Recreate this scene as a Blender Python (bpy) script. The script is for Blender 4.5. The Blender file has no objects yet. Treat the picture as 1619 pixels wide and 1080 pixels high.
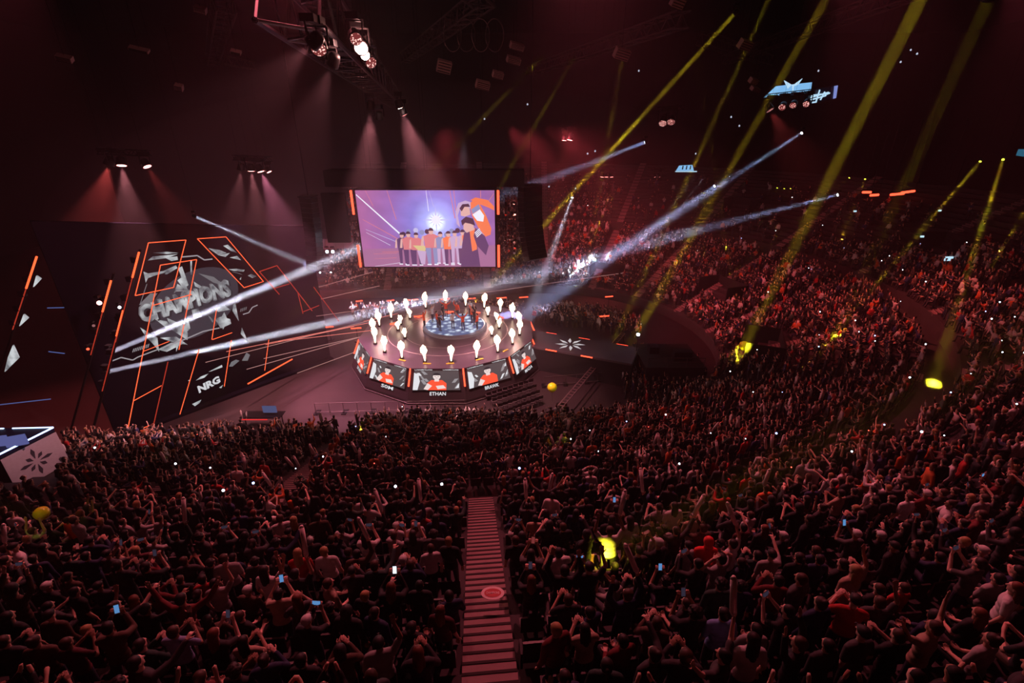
import bpy, bmesh, math, random
import numpy as np
from mathutils import Vector, Matrix, Euler

random.seed(7)
rng = np.random.default_rng(7)
scene = bpy.context.scene
COL = scene.collection
R = math.radians

# ------------------------------------------------------------------ camera, world, exposure, big lights
PITCH = R(24.0)
FPX = 764.0
CAM = Vector((0, 0, 22))
cam_data = bpy.data.cameras.new('camera')
cam = bpy.data.objects.new('camera', cam_data)
COL.objects.link(cam)
scene.camera = cam
cam_data.sensor_width = 36
cam_data.lens = FPX / 1619 * 36
cam_data.clip_start = 0.1
cam_data.clip_end = 400
cam.location = CAM
cam.rotation_euler = (R(90) - PITCH, 0, 0)

world = bpy.data.worlds.new('dark_arena')
scene.world = world
world.use_nodes = True
world.node_tree.nodes['Background'].inputs[0].default_value = (0.9, 0.35, 0.4, 1)
world.node_tree.nodes['Background'].inputs[1].default_value = 0.0006
vs = scene.view_settings
vs.view_transform = 'Standard'
vs.look = 'None'
vs.gamma = 1
vs.exposure = 0.0
vs.use_curve_mapping = False
cy = scene.cycles
cy.volume_bounces = 0
cy.max_bounces = 4
cy.diffuse_bounces = 2
cy.glossy_bounces = 2
cy.use_denoising = True
cy.sample_clamp_indirect = 4.0


def ray(px, py):
    dx = (px - 809.5) / FPX
    up = (540 - py) / FPX
    return Vector((dx, math.cos(PITCH) + up * math.sin(PITCH), -math.sin(PITCH) + up * math.cos(PITCH)))


def onZ(px, py, z):
    d = ray(px, py)
    return CAM + d * ((z - CAM.z) / d.z)


def onY(px, py, y):
    d = ray(px, py)
    return CAM + d * (y / d.y)


def project(p):
    q = Vector(p) - CAM
    dep = q.y * math.cos(PITCH) - q.z * math.sin(PITCH)
    up = q.y * math.sin(PITCH) + q.z * math.cos(PITCH)
    return 809.5 + FPX * q.x / dep, 540 - FPX * up / dep, dep


def aim(o, target):
    o.rotation_euler = (Vector(target) - o.location).to_track_quat('-Z', 'Y').to_euler()


def spot(name, a, b, ang, color, power, blend=0.4, size=0.08):
    l = bpy.data.lights.new(name, 'SPOT')
    l.energy = power
    l.color = color
    l.spot_size = R(ang)
    l.spot_blend = blend
    l.shadow_soft_size = size
    o = bpy.data.objects.new(name, l)
    COL.objects.link(o)
    o.location = a
    aim(o, b)
    return o


def beam(name, a, b, spread, size, color, power):
    """a beam lamp: a round lens that throws nearly parallel light, seen by the haze it crosses"""
    l = bpy.data.lights.new(name, 'AREA')
    l.shape = 'DISK'
    l.size = size
    l.energy = power
    l.color = color
    l.spread = R(spread)
    o = bpy.data.objects.new(name, l)
    COL.objects.link(o)
    o.location = a
    aim(o, b)
    return o


WHITE = (0.72, 0.82, 1.0)
BLUEW = (0.45, 0.58, 1.0)
YELLOW = (0.75, 0.68, 0.02)
REDL = (1.0, 0.13, 0.12)
PINKL = (1.0, 0.36, 0.40)

STAGE = Vector((-6.5, 45.5, 0))

# red washes from the rig over the stage out to the stands
RIG = Vector((-5, 46, 22))
for (tx, ty, tz, pw, an) in (
        (-4, 20, 6, 4200, 60), (14, 24, 5, 9000, 50), (22, 50, 4, 26000, 50), (12, 74, 6, 30000, 42), (28, 62, 6, 9000, 55), (-8, 78, 5, 3500, 50), (36, 34, 8, 8000, 55)):
    d = (Vector((tx, ty, 0)) - Vector((RIG.x, RIG.y, 0))).normalized()
    spot('wash_light', RIG + d * 9, (tx, ty, tz), an, (1.0, 0.10, 0.13), pw, 1.0, 0.4)
# wash lamps added out of view, tilted back to brighten the near spectators
ADDED_WASH = [((-22, 27, 30), (-18, 8, 8), 16000), ((-9, 27, 31), (-9, 9, 9), 40000), ((3, 27, 31), (4, 9, 9), 40000), ((15, 28, 31), (16, 10, 9), 34000), ((27, 32, 30), (27, 17, 9), 20000)]
for a_, b_, pw in ADDED_WASH:
    dd_ = (Vector(b_) - Vector(a_)).normalized()
    spot('added_front_wash', Vector(a_) + dd_ * 0.4, Vector(b_), 62, (1.0, 0.16, 0.21), pw * 0.38, 1.0, 0.25)
# glow of the flame ring on everything round the stage
for k in range(6):
    a = k / 6 * math.tau
    l = bpy.data.lights.new('flame_glow', 'POINT')
    l.energy = 330
    l.color = (1.0, 0.50, 0.42)
    l.shadow_soft_size = 0.5
    o = bpy.data.objects.new('flame_glow', l)
    COL.objects.link(o)
    o.location = STAGE + Vector((7.0 * math.cos(a), 7.0 * math.sin(a), 5.0))


# ------------------------------------------------------------------ materials
MATS = {}


def nodes(m):
    m.use_nodes = True
    return m.node_tree


def mat(name, color, rough=0.6, metal=0.0, noise=0.12, scale=8.0, spec=0.4):
    if name in MATS:
        return MATS[name]
    m = bpy.data.materials.new(name)
    nt = nodes(m)
    b = nt.nodes['Principled BSDF']
    b.inputs['Roughness'].default_value = rough
    b.inputs['Metallic'].default_value = metal
    b.inputs['Specular IOR Level'].default_value = spec
    tc = nt.nodes.new('ShaderNodeTexCoord')
    n = nt.nodes.new('ShaderNodeTexNoise')
    n.inputs['Scale'].default_value = scale
    n.inputs['Detail'].default_value = 3
    nt.links.new(tc.outputs['Object'], n.inputs['Vector'])
    mx = nt.nodes.new('ShaderNodeMix')
    mx.data_type = 'RGBA'
    mx.inputs[6].default_value = tuple(c * (1 - noise) for c in color) + (1,)
    mx.inputs[7].default_value = tuple(min(1, c * (1 + noise)) for c in color) + (1,)
    nt.links.new(n.outputs['Fac'], mx.inputs[0])
    nt.links.new(mx.outputs[2], b.inputs['Base Color'])
    MATS[name] = m
    return m


def glow(name, color, strength):
    if name in MATS:
        return MATS[name]
    m = bpy.data.materials.new(name)
    nt = nodes(m)
    nt.nodes.clear()
    out = nt.nodes.new('ShaderNodeOutputMaterial')
    e = nt.nodes.new('ShaderNodeEmission')
    e.inputs[0].default_value = tuple(color) + (1,)
    e.inputs[1].default_value = strength
    nt.links.new(e.outputs[0], out.inputs['Surface'])
    MATS[name] = m
    return m


BLACK = mat('black_metal', (0.012, 0.012, 0.014), 0.45, 0.6)
MATTE = mat('matte_black', (0.012, 0.011, 0.012), 0.85)
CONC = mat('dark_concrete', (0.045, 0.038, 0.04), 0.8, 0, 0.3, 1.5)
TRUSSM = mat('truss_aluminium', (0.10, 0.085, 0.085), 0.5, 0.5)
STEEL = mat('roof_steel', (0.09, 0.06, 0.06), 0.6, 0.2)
ORANGE = glow('orange_neon', (1.0, 0.12, 0.04), 1.5)
ORANGE_DIM = glow('orange_neon_dim', (1.0, 0.08, 0.04), 0.42)
REDHOT = glow('red_tube', (1.0, 0.07, 0.03), 3.2)
LENS = glow('lamp_lens', (1.0, 0.30, 0.28), 9)
LENS_HOT = glow('lamp_lens_bright', (1.0, 0.62, 0.55), 60)
LENSDOT = bpy.data.materials.new('lamp_lens_dotted')
_nt = nodes(LENSDOT)
_nt.nodes.clear()
_o = _nt.nodes.new('ShaderNodeOutputMaterial')
_e = _nt.nodes.new('ShaderNodeEmission')
_tc = _nt.nodes.new('ShaderNodeTexCoord')
_v = _nt.nodes.new('ShaderNodeTexVoronoi')
_v.inputs['Scale'].default_value = 11
_r = _nt.nodes.new('ShaderNodeValToRGB')
_r.color_ramp.elements[0].position = 0.30
_r.color_ramp.elements[0].color = (1.0, 0.55, 0.5, 1)
_r.color_ramp.elements[1].position = 0.42
_r.color_ramp.elements[1].color = (0.12, 0.02, 0.02, 1)
_nt.links.new(_tc.outputs['Object'], _v.inputs['Vector'])
_nt.links.new(_v.outputs['Distance'], _r.inputs[0])
_nt.links.new(_r.outputs[0], _e.inputs[0])
_e.inputs[1].default_value = 1.6
_nt.links.new(_e.outputs[0], _o.inputs['Surface'])
LENSW = glow('lamp_lens_white', (0.75, 0.85, 1.0), 12)
LENSY = glow('lamp_lens_yellow', (0.85, 0.9, 0.05), 4)


# ------------------------------------------------------------------ mesh helpers
class MB:
    """collects shapes; build() links them as one mesh object"""

    def __init__(self):
        self.v, self.f, self.m = [], [], []

    def add(self, vs, fs, mi=0):
        o = len(self.v)
        self.v += [tuple(p) for p in vs]
        self.f += [tuple(i + o for i in f) for f in fs]
        self.m += [mi] * len(fs)
        return self

    def box(self, c, s, rot=None, mi=0):
        hx, hy, hz = s[0] / 2, s[1] / 2, s[2] / 2
        vs = [Vector((x, y, z)) for z in (-hz, hz) for y in (-hy, hy) for x in (-hx, hx)]
        if rot is not None:
            vs = [rot @ p for p in vs]
        vs = [p + Vector(c) for p in vs]
        return self.add(vs, [(0, 2, 3, 1), (4, 5, 7, 6), (0, 1, 5, 4), (2, 6, 7, 3), (0, 4, 6, 2), (1, 3, 7, 5)], mi)

    def tube(self, a, b, r1, r2=None, n=8, mi=0):
        a, b = Vector(a), Vector(b)
        r2 = r1 if r2 is None else r2
        d = (b - a).normalized()
        u = d.orthogonal().normalized()
        w = d.cross(u)
        vs = []
        for p, r in ((a, r1), (b, r2)):
            for k in range(n):
                t = k / n * math.tau
                vs.append(p + (u * math.cos(t) + w * math.sin(t)) * r)
        fs = [(k, (k + 1) % n, n + (k + 1) % n, n + k) for k in range(n)]
        fs += [tuple(range(n - 1, -1, -1)), tuple(range(n, 2 * n))]
        return self.add(vs, fs, mi)

    def rev(self, pts, n=16, c=(0, 0, 0), mi=0, M=None):
        """lathe: pts = [(r, z)...] about z"""
        vs = []
        for r, z in pts:
            for k in range(n):
                t = k / n * math.tau
                vs.append(Vector((r * math.cos(t), r * math.sin(t), z)))
        if M is not None:
            vs = [M @ p for p in vs]
        vs = [p + Vector(c) for p in vs]
        fs = []
        for i in range(len(pts) - 1):
            for k in range(n):
                k2 = (k + 1) % n
                fs.append((i * n + k, i * n + k2, (i + 1) * n + k2, (i + 1) * n + k))
        fs.append(tuple(range(n - 1, -1, -1)))
        fs.append(tuple(range((len(pts) - 1) * n, len(pts) * n)))
        return self.add(vs, fs, mi)

    def poly(self, pts, mi=0):
        return self.add(pts, [tuple(range(len(pts)))], mi)

    def slab(self, pts, off, mi=0):
        """polygon with thickness along vector off"""
        n = len(pts)
        off = Vector(off)
        vs = [Vector(p) for p in pts] + [Vector(p) + off for p in pts]
        fs = [tuple(range(n)), tuple(range(2 * n - 1, n - 1, -1))]
        fs += [(k, (k + 1) % n, n + (k + 1) % n, n + k) for k in range(n)]
        return self.add(vs, fs, mi)

    def build(self, name, mats, parent=None, smooth=False, loc=None):
        me = bpy.data.meshes.new(name)
        vs = self.v if loc is None else [tuple(Vector(p) - Vector(loc)) for p in self.v]
        me.from_pydata(vs, [], self.f)
        for m in (mats if isinstance(mats, (list, tuple)) else [mats]):
            me.materials.append(m)
        me.polygons.foreach_set('material_index', self.m)
        if smooth:
            me.polygons.foreach_set('use_smooth', [True] * len(me.polygons))
        o = bpy.data.objects.new(name, me)
        COL.objects.link(o)
        if loc is not None:
            o.location = loc
        if parent is not None:
            o.parent = parent
        return o


def tag(o, label=None, cat=None, group=None, kind=None):
    if label:
        o['label'] = label
    if cat:
        o['category'] = cat
    if group:
        o['group'] = group
    if kind:
        o['kind'] = kind
    return o


def empty(name, loc, rz=0.0):
    o = bpy.data.objects.new(name, None)
    COL.objects.link(o)
    o.location = loc
    o.rotation_euler = (0, 0, rz)
    o.empty_display_size = 0.2
    return o


USED_LABELS = set()

# ------------------------------------------------------------------ bowl geometry
E1 = Vector((math.cos(R(5)), math.sin(R(5)), 0))
E2 = Vector((-math.sin(R(5)), math.cos(R(5)), 0))
BC = Vector((4.0, 49.0, 0))
BR = 17.5
NEAR_L, FAR_L = 46.0, 30.0
S_GAP0, S_GAP1 = 14.0, 15.2
SL1, SL2 = 0.42, 0.50


def bowl_pt(t, s):
    """t: metres along the inner line (0 where the near straight meets the curve), s: metres outward"""
    if t < 0:
        return BC + E1 * t - E2 * (BR + s)
    arc = math.pi * BR
    if t < arc:
        a = t / BR - math.pi / 2
        return BC + (E1 * math.cos(a) + E2 * math.sin(a)) * (BR + s)
    return BC - E1 * (t - arc) + E2 * (BR + s)


def row_z(s):
    if s <= S_GAP1:
        return 1.1 + SL1 * min(s, S_GAP0)
    return 7.7 + SL2 * (s - S_GAP1)


ROW = 0.85
ROWS = []
s = 0.45
while s < S_GAP0 - 0.3:
    ROWS.append(s)
    s += ROW
s = S_GAP1 + 0.45
while s < 31:
    ROWS.append(s)
    s += ROW
AISLE_W = 1.0
ARC = math.pi * BR


def t_of_near(x, y):
    q = Vector((x, y, 0)) - BC
    return q.dot(E1)


AISLE_T0 = t_of_near(-0.75, 9.5)
# aisles as angle / offset positions on the inner line
LOWER_T0 = (onZ(517, 712, 4.0) - BC).dot(E1)
AISLE_SPAN = {AISLE_T0: (S_GAP1, 99), LOWER_T0: (0, S_GAP0)}
AISLES = [AISLE_T0 - 15.5 * k for k in range(1, 4)][::-1] + [AISLE_T0, LOWER_T0] + [6.5 + 6.6 * k for k in range(0, 8)] + [ARC + 6, ARC + 20]

# inner lines sampled
TS = [-NEAR_L + k * 2.0 for k in range(int(NEAR_L / 2))] + [ARC * k / 48 for k in range(49)] + [ARC + 2.0 * k for k in range(1, int(FAR_L / 2) + 1)]

# treads and risers of the bowl, one mesh
mb = MB()
prof = [(-0.05, 0.0), (-0.05, row_z(0))]
prev = -0.05
for i, s in enumerate(ROWS):
    z = row_z(s)
    s0 = s - ROW / 2
    s1 = s + ROW / 2
    if prof[-1][1] != z:
        prof.append((s0, prof[-1][1]))
        prof.append((s0, z))
    prof.append((s1, z))
prof += [(prof[-1][0], 0.0)]
vs = []
for t in TS:
    for s, z in prof:
        p = bowl_pt(t, s)
        vs.append((p.x, p.y, z))
n = len(prof)
fs = []
for i in range(len(TS) - 1):
    for j in range(n - 1):
        fs.append((i * n + j, (i + 1) * n + j, (i + 1) * n + j + 1, i * n + j + 1))
mb.add(vs, fs)
tag(mb.build('grandstand', CONC), kind='structure')

# floor, ceiling, outer walls
mb = MB()
mb.box((0, 45, -0.1), (190, 150, 0.2))
FLOORM = mat('arena_floor', (0.024, 0.014, 0.016), 0.6, 0, 0.35, 0.6)
tag(mb.build('floor', FLOORM), kind='structure')
mb = MB()
mb.box((0, 45, 40.2), (190, 150, 0.4))
DARKW = mat('roof_deck', (0.02, 0.016, 0.018), 0.9, 0, 0.3, 0.3)
tag(mb.build('ceiling', DARKW), kind='structure')
for nm, c, sz in (('wall_left', (-95, 45, 20), (0.4, 150, 40)), ('wall_right', (95, 45, 20), (0.4, 150, 40)),
                  ('wall_back', (0, 120, 20), (190, 0.4, 40)), ('wall_front', (0, -30, 20), (190, 0.4, 40))):
    mb = MB()
    mb.box(c, sz)
    tag(mb.build(nm, DARKW), kind='structure')

# haze: thin through the whole hall, thicker where the stage machines blow it
def haze_mat(name, dens):
    hz_ = bpy.data.materials.new(name)
    nt_ = nodes(hz_)
    nt_.nodes.clear()
    out_ = nt_.nodes.new('ShaderNodeOutputMaterial')
    v_ = nt_.nodes.new('ShaderNodeVolumeScatter')
    v_.inputs['Color'].default_value = (0.95, 0.76, 0.80, 1)
    v_.inputs['Density'].default_value = dens
    v_.inputs['Anisotropy'].default_value = 0.25
    nt_.links.new(v_.outputs[0], out_.inputs['Volume'])
    return hz_


mb = MB()
mb.box((0, 45, 20), (189, 149, 39.9))
tag(mb.build('haze', haze_mat('thin_haze', 0.0009)), 'thin haze filling the whole dark arena', 'haze', kind='stuff')
mb = MB()
prof_ = [(math.cos(a_) * 1.0, math.sin(a_)) for a_ in [R(-88 + 8 * k) for k in range(23)]]
mb.rev([(max(r_, .02), z_) for r_, z_ in prof_], 40, (-8, 50, 13), M=Matrix.Diagonal((34, 24, 12.8, 1)))
tag(mb.build('stage_haze', haze_mat('thick_haze', 0.0022)), 'thicker haze hanging over the round stage', 'haze', kind='stuff')


# ------------------------------------------------------------------ text as mesh
OFFSET = [0.018]


def text_geo(s, shear=0.0):
    """2-D verts and faces of a word, scaled to cap height 1, and its width"""
    cu = bpy.data.curves.new('tmp', 'FONT')
    cu.body = s
    cu.size = 1
    cu.offset = OFFSET[0]
    cu.resolution_u = 2
    cu.shear = shear
    ob = bpy.data.objects.new('tmp', cu)
    COL.objects.link(ob)
    dg = bpy.context.evaluated_depsgraph_get()
    me = bpy.data.meshes.new_from_object(ob.evaluated_get(dg))
    vs = [Vector(v.co) for v in me.vertices]
    fs = [tuple(p.vertices) for p in me.polygons]
    bpy.data.objects.remove(ob)
    bpy.data.curves.remove(cu)
    bpy.data.meshes.remove(me)
    x0 = min(v.x for v in vs)
    x1 = max(v.x for v in vs)
    y0 = min(v.y for v in vs)
    y1 = max(v.y for v in vs)
    h = y1 - y0
    return [((v.x - x0) / h, (v.y - y0) / h) for v in vs], fs, (x1 - x0) / h


def put_text(mb, s, o, xv, yv, mi=0, shear=0.0):
    """word with lower-left corner o, spanning vector xv, cap height vector yv"""
    vs, fs, w = text_geo(s, shear)
    mb.add([Vector(o) + Vector(xv) * (a / w) + Vector(yv) * b for a, b in vs], fs, mi)


# ------------------------------------------------------------------ central stage: twelve-sided, sloped skirt
SC = STAGE
ZT = 3.0
RB, RT = 9.8, 8.7


def ring_pts(r, z, rot=R(-105)):
    return [SC + Vector((r * math.cos(rot + k * math.tau / 12), r * math.sin(rot + k * math.tau / 12), z)) for k in range(12)]


stage = empty('round_stage', SC)
tag(stage, 'twelve-sided central stage ringed by flame jets on the arena floor', 'stage')


def child(mb, name, m, parent, smooth=False):
    o = mb.build(name, m, None, smooth)
    o.parent = parent
    o.matrix_parent_inverse = Matrix.Translation(parent.location).inverted() if parent.rotation_euler.z == 0 else (Matrix.Translation(parent.location) @ Matrix.Rotation(parent.rotation_euler.z, 4, 'Z')).inverted()
    return o


SKIRT = mat('stage_skirt', (0.03, 0.022, 0.024), 0.5, 0.1)
DECK = mat('stage_deck', (0.085, 0.065, 0.095), 0.30, 0.0, 0.25, 0.8)
mb = MB()
b0, b1, t0 = ring_pts(RB, 0), ring_pts(RB - 0.05, 0.35), ring_pts(RT, ZT - 0.1)
for k in range(12):
    k2 = (k + 1) % 12
    mb.poly([b0[k], b0[k2], b1[k2], b1[k]])
    mb.poly([b1[k], b1[k2], t0[k2], t0[k]])
child(mb, 'skirt', SKIRT, stage)
mb = MB()
top = ring_pts(RT + 0.12, ZT - 0.1)
mb.slab(top, (0, 0, 0.1))
child(mb, 'deck', DECK, stage)
mb = MB()
for k in range(12):
    k2 = (k + 1) % 12
    p, q = ring_pts(RB + 0.03, 0.10)[k], ring_pts(RB + 0.03, 0.10)[k2]
    mb.tube(p, q, 0.045)
child(mb, 'base_trim', TRUSSM, stage)
# central glowing dais
mb = MB()
mb.rev([(3.3, 0), (3.3, 0.22), (3.1, 0.3)], 36, SC + Vector((0.6, 0.9, ZT)))
DAIS = mat('dais_edge', (0.25, 0.27, 0.34), 0.3, 0.4)
child(mb, 'dais', DAIS, stage)
# LED floor of the dais, broken bright pattern
dl = bpy.data.materials.new('led_floor')
nt = nodes(dl)
nt.nodes.clear()
out = nt.nodes.new('ShaderNodeOutputMaterial')
e = nt.nodes.new('ShaderNodeEmission')
tc = nt.nodes.new('ShaderNodeTexCoord')
vo = nt.nodes.new('ShaderNodeTexVoronoi')
vo.inputs['Scale'].default_value = 1.6
cr = nt.nodes.new('ShaderNodeValToRGB')
cr.color_ramp.elements[0].position = 0.15
cr.color_ramp.elements[0].color = (0.75, 0.85, 1, 1)
cr.color_ramp.elements[1].position = 0.55
cr.color_ramp.elements[1].color = (0.10, 0.13, 0.26, 1)
nt.links.new(tc.outputs['Object'], vo.inputs['Vector'])
nt.links.new(vo.outputs['Distance'], cr.inputs[0])
nt.links.new(cr.outputs[0], e.inputs[0])
e.inputs[1].default_value = 1.1
nt.links.new(e.outputs[0], out.inputs['Surface'])
mb = MB()
c = SC + Vector((0.6, 0.9, ZT + 0.31))
mb.slab([c + Vector((3.0 * math.cos(k / 36 * math.tau), 3.0 * math.sin(k / 36 * math.tau), 0)) for k in range(36)], (0, 0, 0.02))
child(mb, 'led_floor', dl, stage)
# painted ring lines and yellow marks on the deck
mb = MB()
for r0, r1 in ((6.0, 6.07), (4.3, 4.36)):
    vs, fs = [], []
    for k in range(48):
        t = k / 48 * math.tau
        for r in (r0, r1):
            vs.append(SC + Vector((r * math.cos(t), r * math.sin(t), ZT + 0.012)))
    for k in range(48):
        k2 = (k + 1) % 48
        fs.append((2 * k, 2 * k + 1, 2 * k2 + 1, 2 * k2))
    mb.add(vs, fs)
child(mb, 'ring_line', mat('deck_line', (0.5, 0.42, 0.45), 0.5), stage)
for a in (-115, -97, -82, -62, -40):
    mb = MB()
    p = SC + Vector((7.7 * math.cos(R(a)), 7.7 * math.sin(R(a)), ZT + 0.03))
    mb.box(p, (0.7, 0.16, 0.05), Matrix.Rotation(R(a + 90), 3, 'Z'))
    child(mb, 'marker', mat('yellow_tape', (0.7, 0.5, 0.05), 0.5), stage)

# facets: LED panels with portraits and names, orange tubes between them
GREY1 = glow('panel_grey', (0.10, 0.075, 0.08), 1.0)
GREYL = glow('panel_light', (0.80, 0.80, 0.84), 1.0)
GREYM = glow('panel_mid', (0.34, 0.31, 0.33), 1.0)
PRED = glow('panel_red', (1.0, 0.09, 0.04), 1.15)
PSKIN = glow('panel_skin', (0.88, 0.72, 0.70), 1.0)
PDARK = glow('panel_dark', (0.03, 0.02, 0.025), 1.0)
PMATS = [GREY1, GREYL, GREYM, PRED, PSKIN, PDARK]
names = {0: 'ETHAN', 1: 'BRAWK', 11: 'S0M', 2: 'MADA', 10: 'SKUBA'}
for k in range(12):
    k2 = (k + 1) % 12
    B0, B1 = ring_pts(RB, 0.35)[k], ring_pts(RB, 0.35)[k2]
    T0, T1 = ring_pts(RT, ZT - 0.1)[k], ring_pts(RT, ZT - 0.1)[k2]
    nrm = (B1 - B0).cross(T0 - B0).normalized()

    def F(u, w, off=0.0):
        a = B0.lerp(B1, u)
        b = T0.lerp(T1, u)
        return a.lerp(b, w) + nrm * off
    # tube between the panels
    tb = MB()
    tb.tube(F(0.0, 0.45, 0.10), F(0.0, 1.02, 0.10), 0.07)
    o = child(tb, 'light_tube', REDHOT, stage)
    if k in (3, 4, 5, 6, 7, 8, 9):
        if k in (3, 9):
            pass
        continue
    fr = MB()
    fr.slab([F(0.07, 0.33, 0.03), F(0.93, 0.33, 0.03), F(0.93, 0.97, 0.03), F(0.07, 0.97, 0.03)], nrm * 0.05)
    frame = child(fr, 'led_panel', MATTE, stage)
    s = MB()

    def Q(pts, mi, off=0.10):
        s.poly([F(0.08 + 0.84 * x, 0.34 + 0.60 * y, off) for x, y in pts], mi)
    Q([(0, 0), (1, 0), (1, 1), (0, 1)], 0, 0.088)
    rr = random.Random(k)
    # streaked shards left and right of the portrait
    for j in range(9):
        x = rr.choice((rr.uniform(0.02, 0.28), rr.uniform(0.7, 0.93)))
        y = rr.uniform(0.05, 0.8)
        l, w = rr.uniform(0.12, 0.3), rr.uniform(0.03, 0.08)
        sg = -1 if x < 0.5 else 1
        pts = [(x, y), (x + w, y + 0.02), (x + w + l * 0.35 * sg, y + l), (x + l * 0.3 * sg, y + l * 0.9)]
        Q([(min(0.99, max(0.01, a)), min(0.99, max(0.01, b))) for a, b in pts], rr.choice((1, 2, 2)), 0.092 + j * 0.0012)
    Q([(0.0, 0.0), (0.10, 0.0), (0.14, 0.45), (0.10, 0.82), (0.0, 0.9)], 1, 0.106)
    # figure: jersey, arms, neck, head, hair
    cx_ = 0.5 + rr.uniform(-0.06, 0.06)
    Q([(cx_ - 0.20, 0.0), (cx_ + 0.20, 0.0), (cx_ + 0.21, 0.35), (cx_ + 0.12, 0.52), (cx_ - 0.12, 0.52), (cx_ - 0.21, 0.35)], 3, 0.109)
    Q([(cx_ - 0.28, 0.05), (cx_ - 0.19, 0.0), (cx_ - 0.10, 0.22), (cx_ - 0.20, 0.36)], 4, 0.112)
    Q([(cx_ + 0.02, 0.05), (cx_ + 0.2, 0.10), (cx_ + 0.14, 0.26), (cx_ - 0.02, 0.22)], 4 if k != 1 else 3, 0.113)
    Q([(cx_ - 0.05, 0.45), (cx_ + 0.05, 0.45), (cx_ + 0.05, 0.62), (cx_ - 0.05, 0.62)], 4, 0.114)
    Q([(cx_ + 0.085 * math.cos(q), 0.70 + 0.16 * math.sin(q)) for q in [i / 12 * math.tau for i in range(12)]], 4, 0.116)
    Q([(cx_ + 0.09 * math.cos(q), 0.77 + 0.12 * math.sin(q)) for q in [i / 12 * math.pi for i in range(13)]], 5, 0.118)
    Q([(cx_ - 0.05, 0.70), (cx_ - 0.02, 0.70), (cx_ - 0.02, 0.715), (cx_ - 0.05, 0.715)], 5, 0.119)
    Q([(cx_ + 0.02, 0.70), (cx_ + 0.05, 0.70), (cx_ + 0.05, 0.715), (cx_ + 0.02, 0.715)], 5, 0.119)
    Q([(cx_ - 0.03, 0.62), (cx_ + 0.03, 0.62), (cx_ + 0.02, 0.63), (cx_ - 0.02, 0.63)], 5, 0.119)
    scr = s.build('portrait', PMATS)
    scr.parent = frame
    scr.matrix_parent_inverse = frame.matrix_parent_inverse
    frame_w = frame
    # ticker strip above and name below
    t = MB()
    for (u0, u1) in ((0.08, 0.42), (0.62, 0.92)):
        put_text(t, 'CHAMPIONS', F(u0, 0.955, 0.11), F(u1, 0.955, 0.11) - F(u0, 0.955, 0.11), F(u0, 1.0, 0.11) - F(u0, 0.955, 0.11))
    put_text(t, names[k], F(0.38, 0.17, 0.06), F(0.66, 0.17, 0.06) - F(0.38, 0.17, 0.06), F(0.38, 0.28, 0.06) - F(0.38, 0.17, 0.06))
    o = t.build('lettering', GREYL)
    o.parent = frame
    o.matrix_parent_inverse = frame.matrix_parent_inverse

# fix: sub-part inverse (frame's own origin is the world origin offset by the stage)
for f in [o for o in bpy.data.objects if o.name.startswith('led_panel')]:
    for ch in f.children:
        ch.matrix_parent_inverse = Matrix.Identity(4)

# ------------------------------------------------------------------ catwalk from the stage to the right
ca = STAGE + Vector((8.0, -0.6, 0))
cb = Vector((11.5, 40.6, 0))
dv = (cb - ca).normalized()
pv = Vector((-dv.y, dv.x, 0))
cw = empty('catwalk', ca)
tag(cw, 'dark glossy catwalk leading from the round stage toward the camera platform', 'walkway')
mb = MB()
WA, WB = 1.9, 1.9
z = 2.3
mb.slab([ca - pv * WA + Vector((0, 0, z)), cb - pv * WB + Vector((0, 0, z)), cb + pv * WB + Vector((0, 0, z)), ca + pv * WA + Vector((0, 0, z))], (0, 0, 0.2))
child(mb, 'deck', mat('glossy_deck', (0.10, 0.085, 0.10), 0.22), cw)
mb = MB()
for sgn in (-1, 1):
    mb.slab([ca + pv * sgn * 1.85, cb + pv * sgn * 1.85, cb + pv * sgn * 1.85 + Vector((0, 0, z)), ca + pv * sgn * 1.85 + Vector((0, 0, z))], pv * 0.05)
mb.slab([cb - pv * 1.85, cb + pv * 1.85, cb + pv * 1.85 + Vector((0, 0, z)), cb - pv * 1.85 + Vector((0, 0, z))], dv * 0.05)
child(mb, 'skirt', MATTE, cw)
mb = MB()
c = ca.lerp(cb, 0.42) + Vector((0, 0, 2.515))
for k in range(8):
    a = k * math.tau / 8 + 0.3
    d = dv * math.cos(a) + pv * math.sin(a)
    e_ = dv * -math.sin(a) + pv * math.cos(a)
    mb.poly([c + d * 0.3, c + d * 0.8 + e_ * 0.22, c + d * 1.5, c + d * 0.8 - e_ * 0.12])
child(mb, 'star_emblem', glow('emblem', (0.75, 0.7, 0.72), 0.8), cw)
for k, (u, sg) in enumerate(((0.18, 1), (0.5, 1), (0.85, 1), (0.3, -1), (0.62, -1))):
    mb = MB()
    p = ca.lerp(cb, u) + pv * sg * 1.95 + Vector((0, 0, 2.45))
    mb.tube(p - dv * 0.55, p + dv * 0.55, 0.06)
    child(mb, 'light_tube', REDHOT, cw)

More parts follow.
